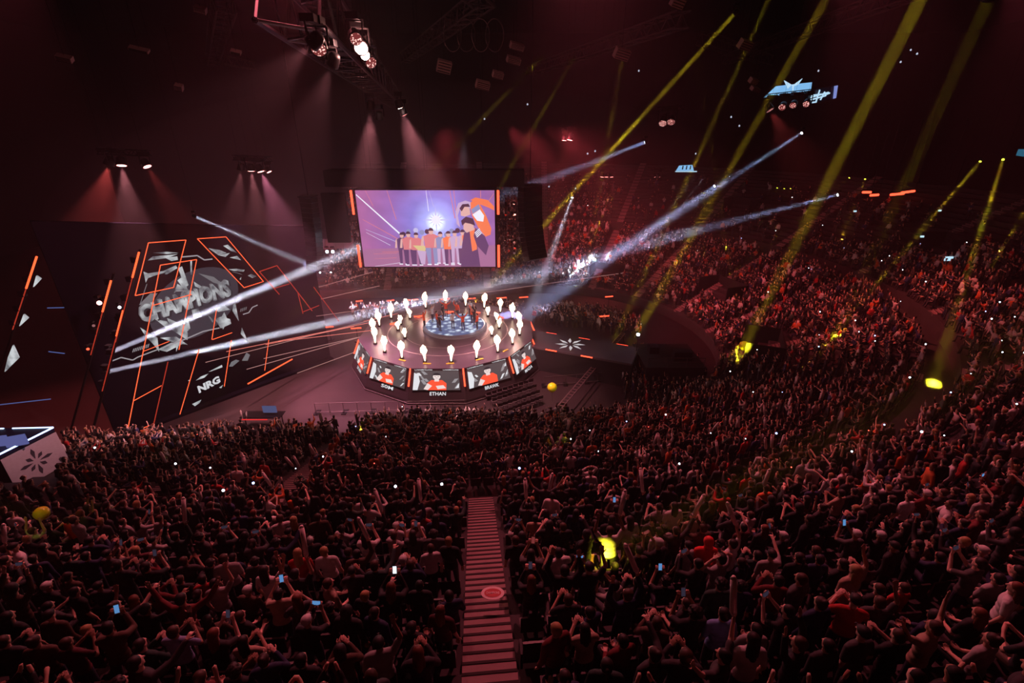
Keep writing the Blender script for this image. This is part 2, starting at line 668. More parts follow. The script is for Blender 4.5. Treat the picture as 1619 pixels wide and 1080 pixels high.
# front-of-house platform at the end of the catwalk
fo = empty('camera_platform', (14.6, 40.9, 0))
tag(fo, 'black box platform at the far end of the catwalk with one white work light', 'platform')
mb = MB()
mb.box((14.6, 40.9, 1.15), (5.2, 5.0, 2.3))
mb.box((14.6, 40.9, 2.34), (5.4, 5.2, 0.08))
child(mb, 'body', MATTE, fo)
mb = MB()
for x in (12.1, 13.8, 15.5, 17.1):
    mb.tube((x, 38.4, 2.3), (x, 38.4, 3.3), 0.025)
mb.tube((12.1, 38.4, 3.3), (17.1, 38.4, 3.3), 0.03)
mb.tube((12.1, 38.4, 2.9), (17.1, 38.4, 2.9), 0.02)
child(mb, 'railing', TRUSSM, fo)
mb = MB()
mb.box((15.6, 40.0, 2.8), (1.6, 0.8, 0.9))
child(mb, 'equipment_case', BLACK, fo)
mb = MB()
mb.box((13.4, 41.6, 2.7), (0.9, 0.9, 0.7))
child(mb, 'equipment_case', BLACK, fo)
mb = MB()
p = onY(1009, 529, 41.6)
mb.rev([(0.02, -0.12), (0.13, -0.08), (0.16, 0.0), (0.13, 0.08), (0.02, 0.12)], 12, p)
child(mb, 'work_light', LENSW, fo)
mb = MB()
mb.tube((p.x, p.y, 2.3), p - Vector((0, 0, 0.1)), 0.03)
child(mb, 'light_post', BLACK, fo)

# camera rail running diagonally over the floor
ra, rb = onZ(985, 527, 1.4), onZ(884, 645, 1.4)
rl = empty('camera_rail', ra)
tag(rl, 'long diagonal camera rail standing on the floor right of the stage', 'camera rail')
mb = MB()
dd = (rb - ra).normalized()
pp = Vector((-dd.y, dd.x, 0))
for sg in (-0.22, 0.22):
    mb.tube(ra + pp * sg, rb + pp * sg, 0.05)
L = (rb - ra).length
k = 0.0
while k < L:
    p = ra + dd * k
    mb.tube(p - pp * 0.22, p + pp * 0.22, 0.03)
    k += 0.5
child(mb, 'rail', mat('rail_metal', (0.22, 0.14, 0.15), 0.4, 0.5), rl)
for k in (0.3, L / 2, L - 0.3):
    mb = MB()
    p = ra + dd * k
    for sg in (-0.5, 0.5):
        mb.tube(p, Vector((p.x + pp.x * sg, p.y + pp.y * sg, 0)), 0.04)
    child(mb, 'leg', BLACK, rl)
mb = MB()
p = ra + dd * (L * 0.42) + Vector((0, 0, 0.35))
mb.box(p, (0.5, 0.4, 0.5))
mb.tube(p + Vector((0, 0, 0.1)), p + Vector((-0.6, 0.3, 0.15)), 0.1, 0.13)
child(mb, 'camera_head', BLACK, rl)

# ------------------------------------------------------------------ flame jets
fl = bpy.data.materials.new('flame')
nt = nodes(fl)
nt.nodes.clear()
out = nt.nodes.new('ShaderNodeOutputMaterial')
e = nt.nodes.new('ShaderNodeEmission')
e.inputs[0].default_value = (1.0, 0.72, 0.50, 1)
e.inputs[1].default_value = 5
nt.links.new(e.outputs[0], out.inputs['Surface'])


def flame(x, y, z0, h, wob, inner=False):
    r = empty('flame_jet', (x, y, z0))
    mb = MB()
    mb.box((x, y, z0 + 0.08), (0.3, 0.3, 0.16))
    child(mb, 'nozzle_box', BLACK, r)
    mb = MB()
    rr = random.Random(int(x * 131 + y * 17))
    pts = []
    N, K = 14, 12
    vs = []
    lx, ly = rr.uniform(-0.08, 0.08), rr.uniform(-0.08, 0.08)
    for i in range(N + 1):
        u = i / N
        if u < 0.45:
            rad = 0.05 + 0.09 * u / 0.45
        else:
            w = (u - 0.45) / 0.55
            rad = 0.13 + 0.21 * math.sin(min(1, w * 1.05) * math.pi) ** 0.7 * wob - 0.13 * w
        rad = max(0.02, rad)
        for k in range(K):
            t = k / K * math.tau
            q = rad * (1 + (0.18 if u > 0.4 else 0.05) * rr.uniform(-1, 1))
            vs.append((x + lx * u + q * math.cos(t), y + ly * u + q * math.sin(t), z0 + 0.16 + h * u))
    fs = [(i * K + k, i * K + (k + 1) % K, (i + 1) * K + (k + 1) % K, (i + 1) * K + k) for i in range(N) for k in range(K)]
    fs += [tuple(range(K - 1, -1, -1)), tuple(range(N * K, N * K + K))]
    mb.add(vs, fs)
    for _ in range(5):
        t = rr.uniform(0, math.tau)
        q, hh = rr.uniform(.08, .22) * wob, h * rr.uniform(.62, .95)
        br_ = rr.uniform(.06, .13)
        mb.rev([(.01, -br_ * 1.5), (br_ * .8, -br_ * .5), (br_, .1 * br_), (br_ * .6, br_), (.01, br_ * 1.9)], 8, (x + lx * .7 + q * math.cos(t), y + ly * .7 + q * math.sin(t), z0 + .16 + hh))
    child(mb, 'flame', fl, r, True)
    return r


fire = []
for k in range(20):
    a = R(-90 + 9) + k * math.tau / 20
    x, y = SC.x + 7.35 * math.cos(a), SC.y - 0.1 + 7.35 * math.sin(a)
    fire.append((x, y, ZT, random.uniform(1.45, 1.8), random.uniform(0.95, 1.2), False))
for a in (-168, -140, 150, 172, 20, -5, -30, 42):
    x, y = SC.x + 5.2 * math.cos(R(a)), SC.y + 0.9 + 4.6 * math.sin(R(a))
    fire.append((x, y, ZT, random.uniform(0.7, 0.95), 0.8, True))
for f in fire:
    o = flame(*f)
    tag(o, 'short white flame burst beside the glowing dais' if f[5] else 'white flame jet in the outer ring at the stage edge', 'flame',
        'short flames round the dais' if f[5] else 'outer ring of flame jets')

# ------------------------------------------------------------------ hanging centre screen
YS = 42.0
TL, TR_, BR_, BL = onY(560, 301, YS), onY(781, 301, YS), onY(784, 421, YS), onY(577, 423, YS)
x0, x1 = (TL.x + BL.x) / 2, (TR_.x + BR_.x) / 2
z1_, z0_ = TL.z, (BL.z + BR_.z) / 2
W_, H_ = x1 - x0, z1_ - z0_
js = empty('hanging_screen', ((x0 + x1) / 2, YS, z0_))
tag(js, 'large hanging video screen over the stage showing players in orange jerseys', 'screen')
mb = MB()
mb.box(((x0 + x1) / 2, YS + 2.07, (z0_ + z1_) / 2), (W_ + 0.25, 4.0, H_ + 0.2))  # deep back added to stop the upper white beam behind the screen
child(mb, 'housing', MATTE, js)
# picture: background shader, then flat figures
bg = bpy.data.materials.new('screen_picture')
nt = nodes(bg)
nt.nodes.clear()
out = nt.nodes.new('ShaderNodeOutputMaterial')
e = nt.nodes.new('ShaderNodeEmission')
tc = nt.nodes.new('ShaderNodeTexCoord')
mp = nt.nodes.new('ShaderNodeMapping')
mp.inputs['Location'].default_value = (-0.565, -0.60, 0)
nt.links.new(tc.outputs['UV'], mp.inputs['Vector'])
sx = nt.nodes.new('ShaderNodeVectorMath')
sx.operation = 'MULTIPLY'
sx.inputs[1].default_value = (1.8, 1.0, 0)
nt.links.new(mp.outputs[0], sx.inputs[0])
ln = nt.nodes.new('ShaderNodeVectorMath')
ln.operation = 'LENGTH'
nt.links.new(sx.outputs[0], ln.inputs[0])
cr = nt.nodes.new('ShaderNodeValToRGB')
el = cr.color_ramp.elements
el[0].position = 0.0
el[0].color = (0.95, 1.0, 1.0, 1)
el[1].position = 1.0
el[1].color = (0.30, 0.10, 0.25, 1)
for p, c in ((0.06, (0.8, 0.9, 1.0, 1)), (0.14, (0.36, 0.38, 0.85, 1)), (0.32, (0.20, 0.16, 0.50, 1)), (0.6, (0.24, 0.11, 0.34, 1))):
    q = el.new(p)
    q.color = c
nt.links.new(ln.outputs['Value'], cr.inputs[0])
nz = nt.nodes.new('ShaderNodeTexNoise')
nz.inputs['Scale'].default_value = 5
nt.links.new(tc.outputs['UV'], nz.inputs['Vector'])
mm = nt.nodes.new('ShaderNodeMath')
mm.operation = 'MULTIPLY_ADD'
mm.inputs[1].default_value = 0.9
mm.inputs[2].default_value = 1.0
nt.links.new(nz.outputs['Fac'], mm.inputs[0])
nt.links.new(cr.outputs[0], e.inputs[0])
nt.links.new(mm.outputs[0], e.inputs[1])
nt.links.new(e.outputs[0], out.inputs['Surface'])
pic_m = [bg, glow('pic_white', (0.85, 0.82, 0.95), 1.1), glow('pic_beam', (0.60, 0.55, 0.85), 1.0), glow('pic_orange', (1.0, 0.22, 0.10), 1.0),
         glow('pic_pink', (0.85, 0.25, 0.28), 0.9), glow('pic_dark', (0.14, 0.06, 0.16), 1.0), glow('pic_skin', (0.85, 0.48, 0.45), 0.95),
         glow('pic_yellow', (0.8, 0.62, 0.30), 0.95), glow('pic_floor', (0.42, 0.17, 0.33), 1.0), glow('pic_blue', (0.30, 0.30, 0.55), 1.0),
         glow('pic_hair', (0.09, 0.035, 0.07), 1.0), glow('pic_lilac', (0.62, 0.42, 0.66), 1.0)]
s = MB()
lay = [0]


def SP(pts, mi):
    """polygon given in the pixels of the enlarged screen view (130..1485 x 60..825)"""
    lay[0] += 1
    off = 0.004 * lay[0] * 0.25
    s.poly([Vector((x0 + W_ * (a - 130) / 1355, YS + 0.05 - off, z1_ - H_ * (b - 60) / 765)) for a, b in pts][::-1], mi)


SP([(130, 60), (1485, 60), (1485, 825), (130, 825)], 0)
SP([(170, 640), (1485, 600), (1485, 825), (250, 825), (130, 825), (130, 660)], 8)
for a, b, w, m in (((135, 100), (545, 500), 16, 1), ((170, 340), (520, 545), 7, 4), ((190, 440), (510, 575), 6, 2), ((440, 60), (505, 340), 7, 4),
                   ((820, 60), (832, 260), 6, 1), ((850, 70), (885, 220), 4, 2), ((1050, 60), (1090, 330), 9, 4), ((1090, 60), (1105, 300), 8, 4),
                   ((230, 60), (290, 210), 5, 4), ((1350, 60), (1350, 130), 8, 4), ((1480, 90), (1420, 170), 6, 4), ((190, 470), (420, 600), 4, 1),
                   ((240, 690), (480, 680), 4, 4), ((240, 740), (470, 730), 4, 4), ((240, 820), (520, 780), 4, 1), ((330, 670), (540, 665), 3, 3)):
    d = (Vector(b) - Vector(a)).normalized()
    q = Vector((-d.y, d.x)) * w * 0.5
    SP([Vector(a) - q * 0.6, Vector(b) - q, Vector(b) + q, Vector(a) + q * 0.6], m)
# starburst
for k in range(12):
    a = k / 12 * math.tau
    l = 150 if k % 3 == 0 else 90
    c_, d_ = Vector((900, 345)), Vector((math.cos(a), math.sin(a)))
    n_ = Vector((-d_.y, d_.x)) * 10
    SP([c_ - n_, c_ + d_ * l, c_ + n_], 2)
SP([(900 + 45 * math.cos(i / 16 * math.tau), 345 + 45 * math.sin(i / 16 * math.tau)) for i in range(16)], 1)


def fig(cx, y0, h, shirt, trous, w=1.0, arms=0):
    """a small player on the screen: feet at y0, height h"""
    u = h / 8
    for sg in (-1, 1):
        SP([(cx + sg * 0.15 * u * w, y0 - 3.9 * u), (cx + sg * 1.1 * u * w, y0 - 3.9 * u), (cx + sg * 0.95 * u, y0), (cx + sg * 0.35 * u, y0)], trous)
        SP([(cx + sg * 0.3 * u, y0 - 0.25 * u), (cx + sg * 1.2 * u, y0 - 0.25 * u), (cx + sg * 1.2 * u, y0), (cx + sg * 0.3 * u, y0)], 1)
        if arms == 0:
            SP([(cx + sg * 1.2 * u * w, y0 - 6.5 * u), (cx + sg * 1.6 * u * w, y0 - 6.2 * u), (cx + sg * 1.9 * u * w, y0 - 4.2 * u), (cx + sg * 1.4 * u * w, y0 - 4.2 * u)], 6)
        else:
            SP([(cx + sg * 1.0 * u * w, y0 - 6.6 * u), (cx + sg * 1.5 * u * w, y0 - 6.3 * u), (cx + sg * 2.0 * u, y0 - 8.4 * u), (cx + sg * 1.6 * u, y0 - 8.5 * u)], 6)
    SP([(cx - 1.15 * u * w, y0 - 3.8 * u), (cx + 1.15 * u * w, y0 - 3.8 * u), (cx + 1.3 * u * w, y0 - 6.3 * u), (cx + 0.5 * u, y0 - 6.8 * u), (cx - 0.5 * u, y0 - 6.8 * u), (cx - 1.3 * u * w, y0 - 6.3 * u)], shirt)
    SP([(cx + 0.5 * u * math.cos(i / 10 * math.tau), y0 - 7.3 * u + 0.65 * u * math.sin(i / 10 * math.tau)) for i in range(10)], 6)
    SP([(cx + 0.56 * u * math.cos(math.pi + i / 8 * math.pi), y0 - 7.45 * u + 0.62 * u * math.sin(math.pi + i / 8 * math.pi)) for i in range(9)], 10)


for i in range(14):
    jx, jy = rng.uniform(-9, 9), rng.uniform(-22, 22)
    SP([(560 + i * 62 + jx + 26 * math.cos(q), 470 + jy + 26 * math.sin(q)) for q in [j / 8 * math.tau for j in range(8)]], int(rng.choice([11, 2, 10, 9])))
fig(545, 800, 330, 5, 5)
fig(612, 810, 350, 4, 5, 1.15)
fig(690, 810, 340, 4, 5)
SP([(650, 600), (790, 605), (770, 660), (740, 700), (690, 640)], 7)
SP([(690, 650), (780, 660), (760, 800), (720, 790)], 11)
fig(842, 805, 380, 4, 9, 1.25)
fig(935, 790, 330, 9, 11, 0.9)
fig(1015, 805, 350, 3, 5, 1.0)
fig(1080, 790, 340, 11, 11, 0.9)
fig(1160, 800, 360, 11, 5, 1.0)
fig(1215, 800, 380, 3, 11, 1.0)
# the two big figures at the right
SP([(1175, 470), (1260, 430), (1300, 560), (1330, 820), (1130, 820), (1150, 600)], 5)
SP([(1230, 440), (1300, 420), (1300, 640), (1250, 660)], 3)
SP([(1175, 375), (1210, 345), (1270, 380), (1280, 440), (1200, 470), (1170, 430)], 6)
SP([(1150, 350), (1200, 310), (1270, 330), (1290, 400), (1240, 380), (1190, 370), (1160, 400)], 10)
SP([(1240, 180), (1310, 130), (1400, 300), (1450, 430), (1440, 490), (1390, 510), (1320, 420), (1260, 300)], 3)
SP([(1265, 290), (1340, 240), (1380, 300), (1370, 360), (1310, 350)], 1)
SP([(1255, 240), (1330, 190), (1345, 235), (1265, 285)], 9)
SP([(1250, 150), (1300, 125), (1420, 150), (1480, 210), (1480, 250), (1430, 225), (1340, 190)], 3)
SP([(1290, 420), (1380, 500), (1420, 600), (1390, 700), (1300, 600), (1270, 500)], 5)
for k in range(4):
    SP([(1280 + k * 6, 470 + k * 14), (1330 + k * 6, 425 + k * 14), (1335 + k * 6, 431 + k * 14), (1285 + k * 6, 477 + k * 14)], 1)
SP([(1100, 260), (1130, 180), (1200, 155), (1250, 170), (1250, 230), (1150, 220), (1120, 300), (1140, 420), (1105, 380)], 11)
SP([(1150, 240), (1200, 200), (1240, 230), (1245, 290), (1190, 310), (1150, 300)], 6)
SP([(1140, 230), (1170, 190), (1230, 185), (1245, 215), (1190, 215), (1160, 260)], 10)
scr = s.build('picture', pic_m)
me = scr.data
uvl = me.uv_layers.new(name='UVMap')
for lp in me.loops:
    co = me.vertices[lp.vertex_index].co
    uvl.data[lp.index].uv = ((co.x - x0) / W_, (co.z - z0_) / H_)
scr.parent = js
scr.matrix_parent_inverse = Matrix.Translation(js.location).inverted()
for (xa, za, xb, zb) in ((x0 - 0.32, 1.0, x0 - 0.32, 0.70), (x0 - 0.32, 0.30, x0 - 0.32, 0.0), (x1 + 0.3, 1.0, x1 + 0.3, 0.70), (x1 + 0.3, 0.30, x1 + 0.3, 0.0)):
    mb = MB()
    mb.tube((xa, YS - 0.05, z0_ + H_ * za), (xb, YS - 0.05, z0_ + H_ * zb), 0.10)
    child(mb, 'light_tube', REDHOT, js)
# rig crate above the screen
mb = MB()
mb.box(((x0 + x1) / 2, YS + 1.3, z1_ + 0.9), (W_ + 5.0, 2.2, 1.3))
child(mb, 'rigging_crate', MATTE, js)
mb = MB()
for xx in (x0 + 1, (x0 + x1) / 2, x1 - 1):
    for yy in (YS + 0.6, YS + 2.0):
        mb.tube((xx, yy, z1_ + 1.5), (xx, yy, 36), 0.012)
child(mb, 'hoist_cable', BLACK, js)


# curved line arrays of speakers either side
def line_array(x, y, ztop, n, w, tilt, label, facing):
    root = empty('line_array_speaker', (x, y, ztop))
    tag(root, label, 'speaker', 'curved speaker hangs beside the centre screen')
    mb = MB()
    mb.tube((x, y, ztop), (x, y, 36), 0.04)
    mb.box((x, y, ztop + 0.1), (w, 1.2, 0.12))
    child(mb, 'hanging_frame', BLACK, root)
    p = Vector((x, y, ztop))
    ang = 0.0
    for k in range(n):
        h = 0.42
        d = Vector((0, 0, -1))
        rot = Matrix.Rotation(facing, 3, 'Z') @ Matrix.Rotation(ang, 3, 'X')
        cpos = p + rot @ Vector((0, 0, -h / 2))
        mb = MB()
        mb.box(cpos, (w, 0.8, h * 0.94), rot)
        mb.box(cpos + rot @ Vector((0, -0.41, 0)), (w * 0.86, 0.03, h * 0.7), rot)
        child(mb, 'cabinet', BLACK, root)
        p = p + rot @ Vector((0, 0, -h))
        ang += tilt * (0.4 + k / n)
    return root


pL = onY(487, 312, 43)
line_array(pL.x, 43, pL.z, 15, 1.3, -0.02, 'curved black speaker hang left of the centre screen', R(-25))
pR = onY(838, 304, 43)
line_array(pR.x, 43, pR.z + 0.5, 15, 2.0, -0.035, 'wide curved black speaker hang right of the centre screen', R(35))
# dark side screens seen edge on
a = onY(505, 305, 44)
b = onY(558, 383, 44)
mb = MB()
mb.box(((a.x + b.x) / 2, 44, (a.z + b.z) / 2), (b.x - a.x - 0.3, 0.4, a.z - b.z))
o = mb.build('screen_back', MATTE)
tag(o, 'unlit black panel hanging between the left speaker hang and centre screen', 'panel')
# mirror plates added to imitate the sparkling reflection right of the screen
a = onY(797, 308, 44.5)
b = onY(816, 402, 44.5)
mb = MB()
rr = random.Random(3)
N = 26
for i in range(N):
    for j in range(4):
        c = Vector((a.x + (b.x - a.x) * (j + 0.5) / 4 + rr.uniform(-.04, .04), 44.5 + rr.uniform(-.1, .1), a.z + (b.z - a.z) * (i + 0.5) / N))
        mb.box(c, (0.2, 0.05, 0.2), Euler((rr.uniform(-.7, .7), rr.uniform(-.4, .4), rr.uniform(-.9, .9))).to_matrix())
tag(mb.build('glint_strip', mat('mirror_foil', (0.8, 0.5, 0.45), 0.15, 1.0)), 'added strip of mirror plates imitating red glints right of the centre screen', 'drape')

# ------------------------------------------------------------------ big angled video wall on the left
WP = Vector((-30.0, 31.7, 0))
WD = Vector((math.cos(R(50)), math.sin(R(50)), 0))
WN = Vector((WD.y, -WD.x, 0))      # faces the near stand


def W(px, py, off=0.0):
    d = ray(px, py)
    o_ = WP + WN * off
    t = (o_ - CAM).dot(WN) / d.dot(WN)
    p = CAM + d * t
    return Vector((p.x, p.y, max(p.z, 0.25)))


wall = empty('video_wall', WP)
tag(wall, 'huge dark angled video wall at the left with silver CHAMPIONS lettering', 'video wall')
mb = MB()
wa, wb = WP - WD * 0.8, WP + WD * 17.5
mb.slab([wa - WN * 0.1, wb - WN * 0.1, wb - WN * 0.1 + Vector((0, 0, 13.5)), wa - WN * 0.1 + Vector((0, 0, 16.5))], -WN * 0.4)
mb.slab([wa + WN * 0.5, wb + WN * 0.5, wb + WN * 0.5 + Vector((0, 0, .22)), wa + WN * 0.5 + Vector((0, 0, .22))], -WN * 0.6)
child(mb, 'panel', mat('video_panel', (0.004, 0.004, 0.008), 0.9, spec=0.0), wall)
SH = bpy.data.materials.new('silver_shard')
nt = nodes(SH)
nt.nodes.clear()
out = nt.nodes.new('ShaderNodeOutputMaterial')
e = nt.nodes.new('ShaderNodeEmission')
tc = nt.nodes.new('ShaderNodeTexCoord')
nz = nt.nodes.new('ShaderNodeTexNoise')
nz.inputs['Scale'].default_value = 1.1
nz.inputs['Detail'].default_value = 4
cr = nt.nodes.new('ShaderNodeValToRGB')
cr.color_ramp.elements[0].position = 0.35
cr.color_ramp.elements[0].color = (0.10, 0.10, 0.12, 1)
cr.color_ramp.elements[1].position = 0.66
cr.color_ramp.elements[1].color = (0.72, 0.75, 0.78, 1)
nt.links.new(tc.outputs['Object'], nz.inputs['Vector'])
nt.links.new(nz.outputs['Fac'], cr.inputs[0])
nt.links.new(cr.outputs[0], e.inputs[0])
e.inputs[1].default_value = 0.85
nt.links.new(e.outputs[0], out.inputs['Surface'])
SDIM = glow('wall_dim', (0.040, 0.036, 0.048), 1.0)
SGREY = glow('wall_grey', (0.16, 0.155, 0.17), 1.0)
mb = MB()


def z3(x, y):
    return 160 + x / 5.397, 360 + y / 5.397


def z4(x, y):
    return 160 + x / 5.397, 500 + y / 5.397


ly = [0]


def WPOLY(pts, mi, zf=z3):
    ly[0] += 1
    mb.poly([W(*zf(*p), 0.02 + 0.0015 * ly[0]) for p in pts], mi)


# dim round badge behind the word
WPOLY([(790 + 380 * math.cos(q), 650 + 290 * math.sin(q) - 0.32 * 380 * math.cos(q)) for q in [i / 40 * math.tau for i in range(40)]], 1)
WPOLY([(320, 660), (420, 560), (480, 560), (420, 650)], 2)
WPOLY([(830, 390), (960, 420), (1060, 500), (960, 470)], 2)
for pts in ([(395, 280), (440, 245), (560, 235), (655, 225), (560, 260)], [(440, 215), (560, 205), (660, 215), (560, 225)], [(540, 255), (650, 245), (655, 275), (600, 285)],
            [(360, 375), (400, 390), (530, 370), (640, 320), (600, 370), (470, 405), (400, 430), (380, 470)], [(540, 395), (640, 325), (650, 345), (560, 400)],
            [(655, 345), (690, 330), (725, 430), (745, 490), (720, 510), (690, 440)], [(650, 450), (690, 420), (740, 530), (700, 520)],
            [(915, 175), (1010, 190), (1070, 215), (1000, 235)], [(1000, 235), (1100, 215), (1060, 250)], [(1040, 155), (1080, 145), (1160, 215), (1110, 200)],
            [(1095, 255), (1160, 240), (1195, 278)], [(1085, 355), (1150, 350), (1225, 360), (1215, 375), (1130, 370)], [(1110, 375), (1160, 385), (1210, 402)],
            [(1250, 410), (1280, 395), (1325, 415), (1290, 430)], [(1180, 440), (1195, 420), (1192, 445)], [(1125, 660), (1145, 640), (1175, 800), (1120, 710)],
            [(905, 740), (960, 790), (1000, 670), (950, 810)], [(970, 780), (1020, 760), (1100, 780), (1110, 820), (1020, 860)],
            [(330, 850), (380, 880), (480, 940), (495, 1060), (440, 990), (380, 930)], [(460, 780), (560, 800), (600, 850), (560, 860)],
            [(560, 770), (700, 830), (740, 900), (735, 960), (690, 930), (600, 870)], [(500, 940), (640, 930), (740, 1000), (620, 980)],
            [(620, 560), (650, 480), (760, 540), (640, 545)], [(790, 460), (870, 510), (900, 545), (800, 500)], [(760, 280), (775, 280), (775, 400), (762, 400)],
            [(480, 1040), (600, 980), (700, 990), (560, 1060)], [(770, 700), (830, 690), (860, 760), (790, 780)], [(640, 960), (690, 940), (640, 1060)],
            [(700, 860), (740, 760), (760, 860), (720, 900)], [(1010, 790), (1050, 720), (1080, 790), (1040, 870)],
            [(960, 690), (1050, 660), (1100, 700), (1000, 720)]):
    WPOLY(pts, 0)
for pts in ([(805, 550), (850, 515), (915, 490), (880, 525)], [(915, 475), (1030, 415), (1035, 435), (940, 470)], [(775, 750), (855, 712), (840, 740), (800, 768)],
            [(1005, 610), (1040, 585), (1025, 615)], [(1090, 430), (1110, 390), (1150, 370), (1180, 380), (1120, 430)], [(1200, 380), (1240, 310), (1270, 330), (1250, 380)],
            [(600, 850), (635, 832), (620, 860)], [(740, 550), (760, 540), (755, 556)], [(1190, 150), (1200, 95), (1260, 235)]):
    WPOLY(pts, 0 if pts[0][0] not in (1090, 1200, 600) else 2, z4)


def WLINE(pts, w, mi, zf=z3):
    ly[0] += 1
    P_ = [W(*zf(*p), 0.02 + 0.0015 * ly[0]) for p in pts]
    for a, b in zip(P_, P_[1:]):
        d = (b - a).normalized()
        q = d.cross(WN) * w / 2
        mb.poly([a - q, b - q, b + q, a + q], mi)


WLINE([(690, 250), (820, 238), (880, 275), (950, 268)], 0.10, 3)
WLINE([(1210, 740), (1260, 725), (1290, 680), (1335, 660)], 0.09, 3)
WLINE([(85, 385), (170, 352), (270, 375), (310, 350), (480, 285)], 0.09, 3, z4)
WLINE([(530, 265), (720, 195), (870, 130), (1010, 100)], 0.10, 3, z4)
WLINE([(390, 480), (330, 660)], 0.05, 2)
WLINE([(640, 540), (780, 540)], 0.05, 3)
for k in range(9):
    WPOLY([(265 + k * 16, 310 - k * 5), (273 + k * 16, 307 - k * 5), (283 + k * 16, 275 - k * 5), (275 + k * 16, 278 - k * 5)], 3, z4)
for k in range(4):
    WPOLY([(1185 + k * 15, 720 - k * 5), (1192 + k * 15, 717 - k * 5), (1198 + k * 15, 690 - k * 5), (1190 + k * 15, 692 - k * 5)], 2)
child(mb, 'graphic', [SH, SDIM, SGREY, glow('wall_line', (0.55, 0.5, 0.55), 0.6)], wall)


def wall_word(s_, bl, br, tl, m, off, shadow=None):
    o_, x_, y_ = W(*bl, off), W(*br, off), W(*tl, off)
    vs, fs, w = text_geo(s_)
    t = MB()
    xv, yv = x_ - o_, y_ - o_
    t.add([o_ + xv * (a / w) + yv * b for a, b in vs], fs)
    if shadow:
        dx = WN * -0.06 + xv.normalized() * 0.14 - Vector((0, 0, 0.14))
        t.add([o_ + xv * (a / w) + yv * b + dx for a, b in vs], fs, 1)
        t.add([o_ + xv * (a / w) + yv * b - dx * Vector((1, 1, 1)).length * 0 + WN * -0.03 - xv.normalized() * 0.07 + Vector((0, 0, 0.08)) for a, b in vs], fs, 2)
        return child(t, 'champions_lettering', [m, shadow, SGREY], wall)
    return child(t, 'team_lettering', m, wall)


OFFSET[0] = 0.05
wall_word('CHAMPIONS', (226, 513), (367, 468), (217, 484), SH, 0.16, glow('letter_edge', (0.02, 0.02, 0.025), 1.0))
wall_word('NRG', (315, 622), (349, 604.5), (311.5, 611), glow('team_white', (0.7, 0.7, 0.74), 0.9), 0.10)


# thin neon outlines standing just in front of the wall
OFFSET[0] = 0.018


def neon(pls, label, m=ORANGE, r=0.032, off=0.45, name='neon_outline'):
    mb = MB()
    for pl in pls:
        P_ = [W(px, py, off) for px, py in pl]
        for a, b in zip(P_, P_[1:]):
            mb.tube(a, b, r, n=6)
    o = mb.build(name, m, None, False, W(*pls[0][0], off))
    tag(o, label, 'neon light')
    return o


neon([[(234.7, 384), (294, 379.5), (274.5, 454.5), (213.7, 467.5), (234.7, 384)]], 'orange neon four-sided outline at the top left of the video wall')
neon([[(200.8, 685), (253.6, 419.3), (311, 410.4), (283, 553)], [(241.5, 483), (302.7, 465.6)]], 'tall orange neon frame running from the wall top down to the crowd')
neon([[(312, 377.6), (357.3, 374.5), (416.6, 445.2), (386, 454.9), (312, 377.6)]], 'slanted orange neon outline at the top right of the video wall')
neon([[(342.5, 488), (335, 537)]], 'short upright orange neon bar right of the silver lettering')
neon([[(314.7, 552.8), (293.4, 682.5)]], 'long upright orange neon bar left of the white team lettering')
neon([[(365.7, 538), (354.6, 611)], [(336, 537), (367, 526)]], 'orange neon bar right of the white team lettering')
neon([[(425, 537), (418.5, 586)]], 'short upright orange neon bar at the right end of the wall')
neon([[(212, 633.4), (255.4, 609.7)]], 'sloping orange neon bar crossing the tall neon frame')
neon([[(225.8, 683.8), (243.4, 672.7)]], 'short sloping orange neon bar just above the left crowd')
neon([[(226.7, 555.6), (267.5, 539.8)]], 'sloping orange neon bar between the two white beams', r=0.025)
neon([[(265.6, 572), (247, 681.6)]], 'faint red upright neon bar below the two white beams', ORANGE_DIM, 0.035)
neon([[(410, 429.5), (438, 420), (493.5, 491.5)], [(410, 429.5), (441.7, 465.6)], [(433.3, 456), (457.4, 449)]], 'red neon outline beside the wall, right of the slanted neon outline', ORANGE_DIM, 0.04)
neon([[(496, 454), (536, 508)], [(479.6, 493), (504.6, 483)], [(471, 463), (479, 496)]], 'faint red neon outline between video wall and round stage', ORANGE_DIM, 0.035)

# ------------------------------------------------------------------ roof trusses and lighting rig
def truss(a, b, w, r, name, label, m=STEEL, group=None, step=None, cat='truss'):
    a, b = Vector(a), Vector(b)
    root = empty(name, a)
    tag(root, label, cat, group)
    d = (b - a).normalized()
    side = d.cross(Vector((0, 0, 1))).normalized() * w / 2
    up = Vector((0, 0, w / 2))
    ch = MB()
    for q in (side + up, side - up, -side + up, -side - up):
        ch.tube(a + q, b + q, r, n=6)
    child(ch, 'chord', m, root)
    br = MB()
    L = (b - a).length
    n = max(2, int(L / (step or w)))
    for k in range(n):
        p0, p1 = a.lerp(b, k / n), a.lerp(b, (k + 1) / n)
        s1 = 1 if k % 2 else -1
        br.tube(p0 + side + up * s1, p1 + side - up * s1, r * 0.6, n=5)
        br.tube(p0 - side + up * s1, p1 - side - up * s1, r * 0.6, n=5)
        br.tube(p0 + side * s1 + up, p1 - side * s1 + up, r * 0.6, n=5)
        br.tube(p0 + side * s1 - up, p1 - side * s1 - up, r * 0.6, n=5)
    child(br, 'bracing', m, root)
    return root


